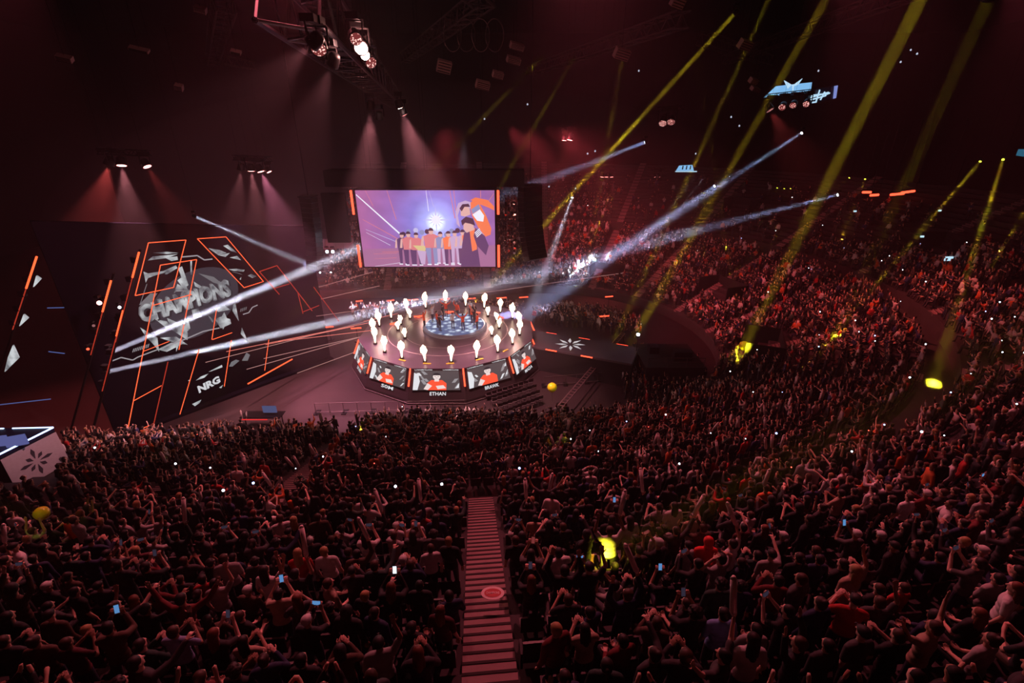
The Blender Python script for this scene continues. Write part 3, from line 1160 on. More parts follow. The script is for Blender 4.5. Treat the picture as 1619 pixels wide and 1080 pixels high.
ZR = 36.0
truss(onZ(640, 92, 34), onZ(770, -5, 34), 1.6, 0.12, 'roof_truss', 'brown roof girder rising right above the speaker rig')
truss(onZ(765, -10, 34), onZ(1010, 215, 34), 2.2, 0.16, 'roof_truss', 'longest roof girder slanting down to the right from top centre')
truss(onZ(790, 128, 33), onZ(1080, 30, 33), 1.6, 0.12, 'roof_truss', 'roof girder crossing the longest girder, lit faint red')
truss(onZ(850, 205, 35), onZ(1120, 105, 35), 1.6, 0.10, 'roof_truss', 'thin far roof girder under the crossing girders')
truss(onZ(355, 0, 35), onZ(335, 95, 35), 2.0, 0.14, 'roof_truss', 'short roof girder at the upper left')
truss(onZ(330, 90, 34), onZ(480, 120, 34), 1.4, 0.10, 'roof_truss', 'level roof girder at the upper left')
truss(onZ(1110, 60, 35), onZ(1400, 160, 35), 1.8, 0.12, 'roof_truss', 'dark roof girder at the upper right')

# long black rig truss over the stage, from overhead toward the screen
ta = onZ(445, -25, 27)
tb_ = onZ(655, 190, 27)
truss(ta, tb_, 2.4, 0.13, 'lighting_truss', 'long black lighting truss running from top left toward the screen', BLACK)
td = (tb_ - ta).normalized()
mb = MB()
for k in range(12):
    p = ta.lerp(tb_, 0.03 + k * 0.08)
    rot = Matrix.Rotation(math.atan2(td.y, td.x), 3, 'Z')
    mb.box(p + Vector((0, 0, 0.1)), (1.9, 2.3, 1.7), rot)
tag(mb.build('dimmer_case', MATTE), 'row of black equipment cases inside the long lighting truss', 'case', kind='stuff')


def fixture(p, target, label, lens=LENS, size=0.24, name='moving_head_light', group=None, glowr=None):
    p = Vector(p)
    root = empty(name, p)
    tag(root, label, 'stage light', group)
    d = (Vector(target) - p).normalized()
    q = d.to_track_quat('-Z', 'Y').to_matrix().to_4x4()
    M = Matrix.Translation(p) @ q
    mb = MB()
    mb.rev([(size * 0.6, size * 1.6), (size * 0.85, size * 1.2), (size, 0.0), (size * 1.02, -size * 0.25), (size * 0.92, -size * 0.25)], 14, M=M)
    child(mb, 'head', BLACK, root, True)
    mb = MB()
    mb.rev([(size * 0.90, -size * 0.24), (size * 0.6, -size * 0.30), (size * 0.2, -size * 0.33)], 14, M=M)
    child(mb, 'lens', lens, root)
    mb = MB()
    up = Vector((0, 0, 1))
    sd = d.cross(up)
    sd = sd.normalized() if sd.length > 0.01 else Vector((1, 0, 0))
    for sg in (-1, 1):
        mb.tube(p + sd * sg * size * 1.15 - d * size * 0.4, p + sd * sg * size * 1.15 + up * size * 2.2, size * 0.13, n=6)
    mb.tube(p + sd * size * 1.15 + up * size * 2.2, p - sd * size * 1.15 + up * size * 2.2, size * 0.15, n=6)
    child(mb, 'yoke', BLACK, root)
    mb = MB()
    mb.box(p + up * size * 2.7, (size * 1.8, size * 1.8, size * 0.9))
    if p.z > 14:
        mb.tube(p + up * size * 3, (p.x, p.y, 40), 0.006, n=4)
    child(mb, 'base', BLACK, root)
    return p + d * size * 0.5


FIX = [  # px, py, y, target offset, label, lens, size, spot (angle, power) or None, colour
    (494, 68, 22, (-9, 2, -6), 'wash light showing a crescent face, uppermost left of the long truss', LENS, 0.30, (50, 2500), PINKL),
    (504, 76, 22.6, (3, -12, -10), 'round dotted wash light left of the long truss', LENSDOT, 0.34, None, None),
    (525, 101, 25, (-6, 3, -9), 'wash light with crescent face, lower left of the long truss', LENS, 0.30, (45, 3000), PINKL),
    (562, 60, 25, (6, -12, -9), 'dotted wash light just above the blazing lamp', LENSDOT, 0.30, None, None),
    (586, 98, 27, (8, -12, -9), 'dotted wash light just below the blazing lamp', LENSDOT, 0.30, None, None),
    (586, 171, 33, (-2.5, 2, -12), 'bright wash light above the screen, left of the dark shaft', LENS_HOT, 0.26, (42, 5200), PINKL),
    (600, 187, 35, (-2, 4, -12), 'small wash light above the screen, lower left', LENS, 0.26, None, None),
    (632, 169, 33, (3.0, 2, -12), 'bright wash light above the screen, right of the dark shaft', LENS_HOT, 0.26, (42, 5200), PINKL),
    (639, 180, 34, (4.5, 2, -12), 'small wash light right of the dark shaft over the screen', LENS, 0.26, (38, 2600), PINKL),
    (172, 259, 36, (-4, -2, -10), 'leftmost red wash light over the video wall', LENS, 0.34, (55, 3200), REDL),
    (192, 260, 36, (1, -3, -10), 'second red wash light over the video wall', LENS, 0.34, (42, 3400), PINKL),
    (232, 262, 36, (5, -2, -10), 'dim red wash light apart from the leftmost pair', LENS, 0.30, (40, 700), REDL),
    (381, 268, 40, (-3, -1, -10), 'first red lamp in the row of four left of the screen', LENS, 0.30, (40, 1500), PINKL),
    (397, 269, 40, (0, -1, -10), 'second red lamp in the row of four left of the screen', LENS, 0.30, (36, 3200), PINKL),
    (412, 270, 40, (3, -1, -10), 'third red lamp in the row of four left of the screen', LENS, 0.30, (44, 5200), (1, .32, .5)),
    (425, 271, 40, (5, -1, -10), 'smallest red lamp in the row of four left of the screen', LENS, 0.22, None, None),
    (892, 221, 52, (-1, -1, -10), 'left lamp of the red pair right of the screen', LENS, 0.26, (22, 900), REDL),
    (901, 220, 52, (-2, -1, -10), 'right lamp of the red pair right of the screen', LENS, 0.34, (22, 1800), REDL),
    (952, 279, 64, (-1, -1, -10), 'left lamp of three small red lamps above the far stand', LENS, 0.28, (26, 900), REDL),
    (959, 279, 64, (0, -1, -10), 'middle lamp of three small red lamps above the far stand', LENS, 0.28, (26, 900), REDL),
    (967, 279, 64, (1, -1, -10), 'right lamp of three small red lamps above the far stand', LENS, 0.28, (26, 900), REDL),
    (1035, 279, 66, (3, -1, -9), 'left lamp of the small red pair below the blue screen', LENS, 0.26, (40, 700), REDL),
    (1042, 279, 66, (4, -1, -9), 'right lamp of the small red pair below the blue screen', LENS, 0.26, None, None),
    (1048, 194, 48, (-3, -8, -8), 'left red disc of the round pair under the roof girder', LENSDOT, 0.40, None, None),
    (1061, 192, 48, (-3, -8, -8), 'right red disc of the round pair under the roof girder', LENSDOT, 0.40, None, None),
    (1217, 173, 48, (5, -5, -9), 'leftmost red oval lamp under the bright blue panel', LENSDOT, 0.36, (50, 2500), REDL),
    (1237, 169, 48, (-4, -5, -4), 'second red oval lamp under the bright blue panel', LENSDOT, 0.34, None, None),
    (1254, 166, 48, (-4, -5, -4), 'third red oval lamp under the bright blue panel', LENSDOT, 0.32, None, None),
    (1275, 164, 48, (-4, -5, -4), 'fourth red oval lamp beside the blue logo screen', LENSDOT, 0.32, None, None),
]
for px, py, yy, off, lab, lens, sz, sp, colr in FIX:
    p = onY(px, py, yy)
    tip = fixture(p, p + Vector(off), lab, lens, sz)
    if sp:
        dd = Vector(off).normalized()
        spot('wash_lamp', p + dd * (sz * 0.8), p + Vector(off), sp[0], colr, sp[1] * 6, 0.7, 0.1)
# the lamp that blazes straight at the camera
p = onY(571, 75, 26)
fixture(p, CAM + Vector((-3, 8, -8)), 'blazing pink-white lamp facing the camera, right of the long truss', LENS_HOT, 0.34)
p2 = onY(573, 83, 26)
mb = MB()
mb.rev([(0.30, -0.3), (0.34, 0), (0.30, 0.3)], 12, p2)
l = bpy.data.lights.new('lamp_blaze', 'POINT')
l.energy = 900
l.color = (1, 0.35, 0.3)
l.shadow_soft_size = 0.3
o = bpy.data.objects.new('lamp_blaze', l)
COL.objects.link(o)
o.location = p + (CAM - p).normalized() * 0.7
p = onY(577, 87, 26.6)
fixture(p, CAM + Vector((2, 8, -8)), 'second blazing lamp just below the brightest one', LENS_HOT, 0.24)
# carrier bars that the lamp rows hang from
for (pa, pb, yy, lab) in (((160, 254), (240, 257), 36, 'left'), ((372, 262), (432, 265), 40, 'centre left'), ((884, 214), (910, 214), 52, 'right of screen'),
                          ((944, 274), (974, 274), 64, 'far stand'), ((1028, 274), (1050, 274), 66, 'below the blue screen'), ((1206, 165), (1285, 156), 48, 'below the blue panel'),
                          ((1038, 185), (1080, 182), 48, 'under the roof girder')):
    a, b = onY(*pa, yy), onY(*pb, yy)
    a.z += 0.6
    b.z += 0.6
    truss(a, b, 0.35, 0.035, 'lamp_bar', 'black truss bar carrying the lamps, ' + lab, BLACK)
# hanging ring clamps (speaker bumpers) near the roof
for k, px in enumerate((715, 737, 760, 782)):
    p = onY(px, 56, 34)
    mb = MB()
    pts = []
    for i in range(20):
        t = i / 20 * math.tau
        pts.append(p + Vector((0.55 * math.cos(t), 0, 0.85 * math.sin(t))))
    for i in range(20):
        mb.tube(pts[i], pts[(i + 1) % 20], 0.03, n=5)
    tag(mb.build('cable_loop', STEEL, None, False, p), 'cable loop hanging under the roof near top centre', 'cable', 'four cable loops under the roof')
# floodlight panels and small boxes in the roof
for px, py, yy, w, h, lab in ((702, 105, 36, 0.9, 0.7, 'slatted vent panel under the roof right of the blazing lamp'), (983, 85, 36, 1.0, 0.6, 'slatted vent panel under the roof at the girder crossing'),
                              (817, 73, 36, 0.9, 0.35, 'pale box in the roof, topmost of four'), (812, 95, 36, 0.9, 0.35, 'pale box in the roof, second from the top'),
                              (787, 118, 36, 0.7, 0.35, 'pale box in the roof, third from the top'), (763, 134, 36, 0.9, 0.45, 'pale box in the roof, lowest of four'),
                              (1191, 128, 40, 0.6, 0.35, 'small grey box left of the blue panel, upper'), (1194, 141, 40, 0.7, 0.25, 'small grey box left of the blue panel, lower'),
                              (102, 92, 30, 0.7, 0.25, 'small pale box alone at the upper left'), (220, 78, 30, 0.9, 0.12, 'thin slanted strip at the upper left'),
                              (317, 15, 28, 0.5, 0.25, 'small pinkish box at the top edge left of the truss'), (283, 138, 32, 0.4, 0.3, 'small pinkish bracket at the upper left'),
                              (373, 82, 30, 0.5, 0.12, 'thin slanted strip left of the lighting truss'), (1072, 2, 34, 0.8, 0.6, 'reddish box at the top edge'),
                              (1178, 71, 34, 0.8, 0.5, 'winch box where the faint yellow beam passes')):
    p = onY(px, py, yy)
    root = empty('roof_unit', p)
    tag(root, lab, 'roof fixture')
    mb = MB()
    rot = Euler((0.5, 0.2, 0.3)).to_matrix()
    mb.box(p, (w, 0.4, h), rot)
    child(mb, 'body', mat('unit_grey', (0.34, 0.22, 0.22), 0.5), root)
    mb = MB()
    for k in range(4):
        mb.box(p + rot @ Vector((0, -0.22, (k - 1.5) * h / 4)), (w * 0.9, 0.05, h * 0.08), rot)
    child(mb, 'slat', MATTE, root)
    mb = MB()
    mb.tube(p + Vector((0, 0, h / 2)), p + Vector((0, 0, 3)), 0.01, n=5)
    child(mb, 'drop_rod', BLACK, root)

# tiny rig work lamps scattered in the roof
k = 0
for px, py in ((929, 243), (941, 239), (868, 295), (910, 298), (1010, 112), (1156, 185), (1169, 199), (1294, 112), (1100, 243), (1440, 79), (1450, 85), (1424, 98), (834, 165), (766, 188)):
    p = onY(px, py, 50 + 1.5 * (k % 5))
    k += 1
    mb = MB()
    mb.rev([(0.02, -0.08), (0.07, -0.06), (0.08, 0.02), (0.04, 0.07), (0.02, 0.10)], 8, p)
    mb.tube(p + Vector((0, 0, 0.1)), (p.x, p.y, 40), 0.004, n=4, mi=1)
    tag(mb.build('rig_lamp', [glow('rig_white', (0.55, 0.6, 0.75), 0.9), BLACK], None, False, p), 'tiny white work lamp hanging in the dark roof rig', 'lamp', 'tiny white lamps in the roof rig')

# ------------------------------------------------------------------ beams: a head, its lens and a tight lamp that lights the haze
def pix_z(px, py, z):
    return onZ(px, py, z)


BEAMS = [  # start pixel and distance, end point, spread, lens width, colour, watts, label, lens material
    ((175, 557, 30.3), onY(572, 390, 43.6), 3.2, 0.30, WHITE, 2600, 'white beam lamp at the left wall, upper of the two', LENSW),
    ((168, 588, 30.3), onZ(850, 437, 4), 3.0, 0.30, WHITE, 2400, 'white beam lamp at the left wall, lower of the two', LENSW),
    ((308, 342, 34), onY(440, 398, 41), 3.6, 0.20, WHITE, 420, 'white beam lamp high up left of the screen', LENSW),
    ((905, 312, 62), onZ(838, 492, 2), 8.0, 0.28, WHITE, 600, 'white beam lamp pointing down beside the right speaker hang', LENSW),
    ((1268, 210, 58), onZ(822, 497, 3), 4.5, 0.28, BLUEW, 620, 'blue-white beam lamp high right, uppermost of the blue beams', LENSW),
    ((1325, 308, 60), onZ(655, 478, 2), 4.5, 0.30, BLUEW, 950, 'blue-white beam lamp right, lowest of the blue beams', LENSW),
    ((1130, 294, 66), onZ(850, 487, 2), 5.5, 0.30, BLUEW, 900, 'blue-white beam lamp over the centre of the far stand', LENSW),
    ((1020, 225, 52), onY(560, 400, 60), 6.0, 0.30, BLUEW, 500, 'faint blue beam lamp pointing left past the screen', LENSW),
    ((1098, 283, 66), onZ(1000, 400, 4), 3.0, 0.25, WHITE, 130, 'left lamp of two short grey beams above the far stand', LENSW),
    ((1112, 282, 66), onZ(1010, 410, 4), 3.0, 0.25, WHITE, 150, 'right lamp of two short grey beams above the far stand', LENSW),
    ((1162, 21, 34), onZ(757, 470, 1), 1.0, 0.26, YELLOW, 650, 'yellow beam lamp with bright lens near the top right of centre', LENSY),
    ((1222, -15, 34), onZ(968, 545, 2), 1.2, 0.26, YELLOW, 170, 'faint yellow beam lamp at the top edge', LENSY),
    ((1310, -8, 26), onZ(1002, 535, 2), 1.6, 0.36, YELLOW, 420, 'yellow beam lamp at the top edge, middle of three', LENSY),
    ((1462, -14, 21), onZ(1176, 547, 4), 1.8, 0.50, YELLOW, 700, 'widest yellow beam lamp at the top right', LENSY),
    ((1565, -5, 24), onZ(1335, 500, 8), 1.8, 0.50, YELLOW, 130, 'faintest yellow beam lamp at the top right corner', LENSY),
    ((1550, 255, 44), onY(1350, 490, 38), 1.6, 0.18, YELLOW, 260, 'yellow beam lamp over the right stand, left of two', LENSY),
    ((1586, 252, 44), onY(1495, 545, 30), 1.8, 0.18, YELLOW, 200, 'yellow beam lamp over the right stand, right of two', LENSY),
    ((964, 308, 66), onY(938, 378, 66), 1.6, 0.18, YELLOW, 120, 'yellow lamp above the far stand, left of the screen-side pair', LENSY),
    ((967, 309, 66), onY(978, 370, 66), 1.6, 0.14, YELLOW, 50, 'yellow lamp above the far stand, right of the screen-side pair', LENSY),
    ((1110, 304, 66), onY(1070, 380, 66), 1.6, 0.14, YELLOW, 50, 'left of three yellow lamps fanning over the far stand', LENSY),
    ((1113, 305, 66), onY(1113, 395, 64), 1.6, 0.18, YELLOW, 110, 'middle of three yellow lamps fanning over the far stand', LENSY),
    ((1116, 304, 66), onY(1150, 398, 64), 1.6, 0.16, YELLOW, 75, 'right of three yellow lamps fanning over the far stand', LENSY),
    ((1368, 283, 62), onY(1300, 450, 55), 1.8, 0.18, YELLOW, 170, 'yellow lamp left of the red light bars, long beam', LENSY),
    ((1343, 281, 62), onY(1195, 400, 60), 1.6, 0.14, YELLOW, 80, 'yellow lamp in the small row above the blue beam, left', LENSY),
    ((1229, 297, 64), onY(1195, 370, 62), 1.4, 0.12, YELLOW, 25, 'first of three small yellow lamps over the far right stand', LENSY),
    ((1240, 298, 64), onY(1222, 375, 62), 1.4, 0.12, YELLOW, 30, 'second of three small yellow lamps over the far right stand', LENSY),
    ((1250, 298, 64), onY(1200, 390, 62), 1.4, 0.12, YELLOW, 25, 'third of three small yellow lamps over the far right stand', LENSY),
    ((1622, 330, 44), onY(1550, 450, 38), 1.6, 0.16, YELLOW, 60, 'faint yellow lamp at the right picture edge', LENSY),
]
for a, b, spr, w_, colr, pw, lab, lens in BEAMS:
    A, B = onY(*a), b
    sz = max(0.1, w_ * 0.6)
    fixture(A, B, lab, lens, sz, 'beam_light')
    d = (B - A).normalized()
    beam('beam_lamp', A + d * (sz * 0.5), B, spr, w_, colr, pw)
for a_, b_, pw in ADDED_WASH:
    fixture(Vector(a_), b_, 'added red wash lamp over the near stand, out of view', LENS, 0.25, group='added front wash lamps')

# yellow gobo spots that land on a few spectators
for px, py, z in ((975, 868, 13.5), (566, 688, 3.2), (60, 810, 9.5), (1176, 547, 3.0), (228, 742, 6), (875, 715, 4)):
    t = onZ(px, py, z)
    a = Vector((t.x * 0.3 + 8, 44, 27)) if py < 780 else Vector((t.x * 0.8 + 2, -4, 30))
    beam('yellow_spot', a, t, 1.5 if px == 975 else 1.0, 0.3, (1.0, 0.85, 0.03), 22 if px == 975 else (6 if py > 780 else 14))

# thin glowing tubes left of the stage, standing in for laser light
LASER = glow('laser_tube_red', (1.0, 0.25, 0.20), 0.9)
LASERP = glow('laser_tube_pale', (0.9, 0.45, 0.42), 0.55)
lasers = [((358, 556, 33), (600, 507, 48), 0), ((325, 573, 33), (600, 503, 48), 1), ((420, 545, 36), (560, 516, 46), 0), ((417, 567, 36), (590, 528, 46), 1),
          ((390, 584, 34), (580, 530, 46), 1), ((475, 462, 46), (590, 430, 60), 1), ((485, 478, 46), (600, 452, 60), 1), ((500, 500, 44), (990, 431, 66), 1),
          ((575, 508, 44), (690, 482, 60), 0), ((440, 540, 38), (600, 521, 46), 0), ((470, 590, 38), (585, 548, 44), 1)]
for i, (a, b, c) in enumerate(lasers):
    A, B = onY(*a), onY(*b)
    mb = MB()
    mb.tube(A, B, 0.022, 0.03, n=6)
    tag(mb.build('glowing_laser_tube', (LASER, LASERP)[c], None, False, A), 'thin pinkish glowing tube imitating a laser line between video wall and stage', 'laser', 'glowing laser tubes left of the stage')
mb = MB()
A, B = onZ(392, 607, 2.0), onZ(462, 568, 2.0)
mb.tube(A, B, 0.06, n=8)
tag(mb.build('light_bar', ORANGE, None, False, A), 'long sloping orange light bar below the glowing laser tubes', 'light bar')

# short red light tubes round the stage, standing on low posts
TUBES = [((450, 514), 24), ((478, 515), 12), ((520, 517), 14), ((563, 519), 16), ((408, 532), 22), ((568, 476), 10), ((618, 475), 10), ((653, 474), 16), ((704, 473), 14), ((745, 472), 14),
         ((793, 471), 16), ((828, 470), 14), ((963, 469), 12), ((955, 500), 16)]
for (px, py), w in TUBES:
    q = onZ(px, py, 1.6)
    dep = project(q)[2]
    half = w / FPX * dep / 2
    root = empty('red_light_tube', (q.x, q.y, 0))
    tag(root, 'short red light tube on a post behind the round stage' if py < 505 else 'short red light tube on a post left of the round stage', 'light tube',
        'red light tubes behind the stage' if py < 505 else 'red light tubes left of the stage')
    mb = MB()
    mb.tube(q - Vector((half, 0, 0.04)), q + Vector((half, 0, 0.04)), 0.075)
    child(mb, 'tube', REDHOT, root)
    mb = MB()
    mb.tube((q.x, q.y, 0), q - Vector((0, 0, 0.08)), 0.04)
    mb.box((q.x, q.y, 0.04), (0.5, 0.5, 0.08))
    child(mb, 'post', BLACK, root)
for k, (px, py) in enumerate(((624, 511), (662, 500), (710, 493), (752, 494), (790, 501))):
    q = onZ(px, py, ZT + 0.12)
    mb = MB()
    rot = Matrix.Rotation(R((35, 15, 0, -8, -35)[k]), 3, 'Z')
    mb.tube(q - rot @ Vector((0.5, 0, 0)), q + rot @ Vector((0.5, 0, 0)), 0.08)
    mb.box(q - Vector((0, 0, 0.09)), (0.3, 0.2, 0.08))
    tag(mb.build('floor_tube', REDHOT, None, False, q), 'red light tube lying on the deck behind the glowing dais', 'light tube', 'red tubes lying on the stage deck')

# leaning light poles at the far left
for (a, b, s0, s1, lab) in (((60, 405), (22, 520), 0.0, 0.42, 'leftmost leaning light pole, orange at its top'), ((180, 432), (145, 560), 0.08, 0.45, 'leaning orange light pole, second from the left'),
                            ((222, 395), (184, 540), 0.02, 0.28, 'leaning light pole beside the video wall'), ((196, 490), (163, 617), 0.0, 0.30, 'lower leaning light pole beside the video wall')):
    A, B = onY(*a, 29.2), onY(*b, 29.2)
    base = Vector((B.x - (A.x - B.x) * B.z / (A.z - B.z), 29.2, 0))
    root = empty('light_pole', base)
    tag(root, lab, 'light pole')
    mb = MB()
    mb.tube(base, A, 0.07, n=8)
    for k in range(5):
        q = A.lerp(B, 0.1 + 0.2 * k)
        mb.box(q + Vector((-0.2, 0, 0)), (0.3, 0.3, 0.35))
    child(mb, 'pole', BLACK, root)
    mb = MB()
    mb.tube(A.lerp(B, s0) + Vector((0.03, -0.12, 0)), A.lerp(B, s1) + Vector((0.03, -0.12, 0)), 0.055)
    child(mb, 'light_tube', glow('pole_tube', (1.0, 0.10, 0.03), 2.2), root)
    mb = MB()
    mb.tube(A.lerp(B, s1) + Vector((0.03, -0.12, 0)), B + Vector((0.03, -0.12, 0)), 0.03)
    child(mb, 'dim_tube', ORANGE_DIM, root)
# small lamps on the poles
for px, py, c in ((157, 479, LENS), (189, 486, LENSW), (139, 552, REDHOT), (148, 515, LENS)):
    p = onY(px, py, 28.8)
    fixture(p, CAM, {479: 'small pink lamp on the second leaning pole', 486: 'small white lamp beside the lower leaning pole', 552: 'red lamp at the foot of the second leaning pole', 515: 'dim lamp halfway down the second leaning pole'}[py], c if py != 515 else glow('dimlens', (.5, .2, .2), .6), 0.10 if py != 479 else 0.16)
# shard-shaped LED panels
for pts, lab, m in (([(57, 436), (64, 441), (52, 454)], 'small white triangular panel beside the leftmost pole', 0), ([(37, 497), (44, 503), (30, 516)], 'white triangular panel below the small one', 0),
                    ([(20, 546), (29, 566), (7, 588), (12, 566)], 'pale kite-shaped panel near the left edge', 0), ([(107, 430), (128, 420), (124, 423)], 'thin white sliver panel left of the poles', 0),
                    ([(130, 422), (144, 419), (137, 442)], 'blue-grey triangular panel right of the sliver', 1)):
    P_ = [onY(x, y, 33.0) for x, y in pts]
    mb = MB()
    mb.slab(P_, (0, 0.12, 0))
    o = mb.build('shard_panel', [(SH, glow('shard_blue', (0.16, 0.2, 0.42), 0.8))[m]], None, False, P_[0])
    tag(o, lab, 'light panel')
# faint long lines far left
for a, b, lab in (((0, 640), (80, 631), 'thin dim blue light line at the left edge'), ((75, 487), (118, 486), 'faint violet light line left of the poles'), ((77, 556), (102, 559), 'short violet glint low at the left')):
    A, B = onY(*a, 32), onY(*b, 32)
    mb = MB()
    mb.tube(A, B, 0.035, n=6)
    tag(mb.build('light_line', glow('dim_blue', (0.12, 0.18, 0.5), 0.6), None, False, A), lab, 'light')

# desk with white LED edge and banner at the left edge
ZD = 6.5
q = [onZ(-40, 678, ZD), onZ(84, 676, ZD), onZ(-2, 719, ZD), onZ(-40, 722, ZD)]
desk = empty('casting_desk', (q[1].x, q[1].y, ZD - 2.4))
tag(desk, 'black casting desk platform with white glowing edges at the left', 'desk')
mb = MB()
mb.slab([Vector(p) for p in q], (0, 0, -0.25))
child(mb, 'desk_top', mat('desk_dark', (0.015, 0.02, 0.05), 0.35), desk)
mb = MB()
WLED = glow('white_led', (0.45, 0.65, 1.0), 3.2)
for a, b in ((onZ(20, 677.5, ZD), q[1]), (q[1], q[2]), (q[0], onZ(6, 678, ZD))):
    mb.tube(a, b, 0.045, n=6)
child(mb, 'led_edge', WLED, desk)
mb = MB()
dn = onZ(95, 704, ZD - 1.5)
bn = [q[1] + Vector((0, -0.05, -0.3)), q[2] + Vector((0, -0.05, -0.3))]
P0, P1 = bn
v1 = Vector((0.15, -0.1, -2.0))
mb.slab([P0, P1, P1 + v1, P0 + v1], (0.03, 0.06, 0))
child(mb, 'banner', mat('banner_cloth', (0.55, 0.53, 0.58), 0.8), desk)
mb = MB()
c = (P0 + P1) / 2 + v1 * 0.5
ux = (P1 - P0).normalized()
uy = -v1.normalized()
nn = ux.cross(uy).normalized()
if nn.dot(CAM - c) < 0:
    nn = -nn
for k in range(8):
    a = k * math.tau / 8
    d_ = ux * math.cos(a) + uy * math.sin(a)
    e_ = ux * -math.sin(a) + uy * math.cos(a)
    r_ = 0.8 if k % 2 == 0 else 0.55
    mb.poly([c + nn * 0.03 + d_ * 0.15, c + nn * 0.03 + d_ * r_ * 0.7 + e_ * 0.10, c + nn * 0.03 + d_ * r_, c + nn * 0.03 + d_ * r_ * 0.7 - e_ * 0.10])
child(mb, 'star_emblem', mat('emblem_ink', (0.05, 0.05, 0.07), 0.8), desk)
mb = MB()
mb.slab([p + Vector((0, 0, -0.25)) for p in q], (0, 0, -6))
child(mb, 'plinth', MATTE, desk)
mb = MB()
mb.box(onZ(25, 697, ZD + 0.3), (0.9, 0.1, 0.6), Matrix.Rotation(0.4, 3, 'Z'))
mb.box(onZ(4, 697, ZD + 0.3), (0.5, 0.1, 0.6), Matrix.Rotation(0.2, 3, 'Z'))
child(mb, 'monitor', glow('desk_monitor', (0.10, 0.11, 0.30), 0.9), desk)

# ------------------------------------------------------------------ screens, signs and light bars on the far side
def quad_y(pts, y):
    return [onY(px, py, y) for px, py in pts]


BS = glow('blue_screen', (0.22, 0.50, 0.85), 1.0)
BS2 = glow('blue_screen_pale', (0.50, 0.75, 0.95), 1.0)
P_ = quad_y([(1210, 154), (1229, 136), (1284, 130), (1282, 143)], 50)
root = empty('star_screen', P_[0])
tag(root, 'bright pale blue slanted panel with star points high at the right', 'screen')
mb = MB()
mb.slab(P_, (0, 0.3, 0))
child(mb, 'panel', BS, root)
mb = MB()
for pts in ([(1240, 127), (1252, 134), (1246, 140)], [(1269, 124), (1262, 134), (1253, 137), (1258, 132)], [(1253, 134), (1256, 133), (1254, 146)]):
    mb.slab(quad_y(pts, 49.8), (0, 0.1, 0))
child(mb, 'star_point', BS2, root)
root = empty('hanging_screen_small', onY(1281, 162, 50))
tag(root, 'small dark hanging screen with blue line logo beside the pale blue panel', 'screen')
mb = MB()
mb.slab(quad_y([(1278, 143), (1324, 134), (1322, 156), (1276, 165)], 50.3), (0, 0.25, 0))
child(mb, 'panel', mat('screen_navy', (0.01, 0.015, 0.03), 0.3), root)
mb = MB()
for a, b in (((1281, 158), (1306, 151)), ((1282, 154), (1310, 146)), ((1290, 161), (1296, 142)), ((1297, 158), (1304, 145)), ((1283, 151), (1298, 149)), ((1304, 150), (1312, 147)), ((1284, 162), (1291, 161))):
    mb.tube(onY(*a, 50.1), onY(*b, 50.1), 0.07, n=5)
child(mb, 'line_logo', BS2, root)
mb = MB()
mb.slab(quad_y([(1320, 136), (1325, 135), (1322, 155), (1318, 156)], 50.1), (0, 0.1, 0))
child(mb, 'edge_strip', glow('violet_blue', (0.2, 0.25, 0.6), 1.0), root)
root = empty('blue_screen', onY(1084, 272, 66))
tag(root, 'small trapezoid blue screen above the far stand', 'screen')
mb = MB()
mb.slab(quad_y([(1070, 270), (1075, 262), (1095, 261), (1097, 270)], 66), (0, 0.3, 0))
child(mb, 'panel', BS, root)
mb = MB()
for x in (1078, 1084, 1090):
    mb.slab(quad_y([(x, 268), (x + 1.5, 262), (x + 3, 262), (x + 2, 268)], 65.8), (0, 0.05, 0))
child(mb, 'stripe', mat('navy', (0.02, 0.04, 0.1), 0.5), root)
mb = MB()
mb.slab(quad_y([(1068, 270.5), (1102, 270.5), (1102, 272), (1068, 272)], 65.9), (0, 0.1, 0))
child(mb, 'frame', BS2, root)
P_ = quad_y([(1612, 236), (1622, 236), (1622, 248), (1608, 246)], 40)
mb = MB()
mb.slab(P_, (0, 0.1, 0))
tag(mb.build('edge_screen', glow('teal', (0.02, 0.12, 0.2), 0.9)), 'dim teal screen cut by the right picture edge', 'screen')
# tv screens on the concourse wall
for px, py, w, lab, yy in ((1500, 409, 12, 'small bright concourse screen at the right', 44), (1458, 374, 5, 'tiny lit concourse screen right of the red bars', 48), (1486, 333, 4, 'tiny lamp below the right sign', 50),
                           (1352, 334, 4, 'tiny lamp under the left end of the red bars', 58)):
    p = onY(px, py, yy)
    s_ = w / FPX * project(p)[2]
    mb = MB()
    mb.box(p, (s_, 0.12, s_ * 0.55))
    root = mb.build('concourse_screen', glow('tv', (0.5, 0.75, 0.9), 1.1), None, False, p)
    tag(root, lab, 'screen')
# red light bars under the roof edge at the right
for k, ((a, b), lab) in enumerate(((((1364, 304), (1377, 304)), 'leftmost short red light bar at the upper right'), (((1376, 309), (1389, 308)), 'second short red light bar, set lower'),
                                   (((1408, 308), (1429, 306)), 'thick lower red light bar in the middle'), (((1424, 305), (1446, 302)), 'long upper red light bar in the middle'), (((1490, 303), (1508, 301)), 'rightmost red light bar, alone'))):
    A, B = onY(*a, 60), onY(*b, 60)
    root = empty('roof_light_bar', A)
    tag(root, lab, 'light bar')
    mb = MB()
    mb.tube(A, B, 0.14)
    child(mb, 'tube', REDHOT, root)
    mb = MB()
    mb.box((A + B) / 2 + Vector((0, 0.1, 0.25)), ((B - A).length, 0.2, 0.2))
    mb.tube(A + Vector((0, 0, .3)), A + Vector((0, 0, 8)), 0.03)
    mb.tube(B + Vector((0, 0, .3)), B + Vector((0, 0, 8)), 0.03)
    child(mb, 'housing', BLACK, root)

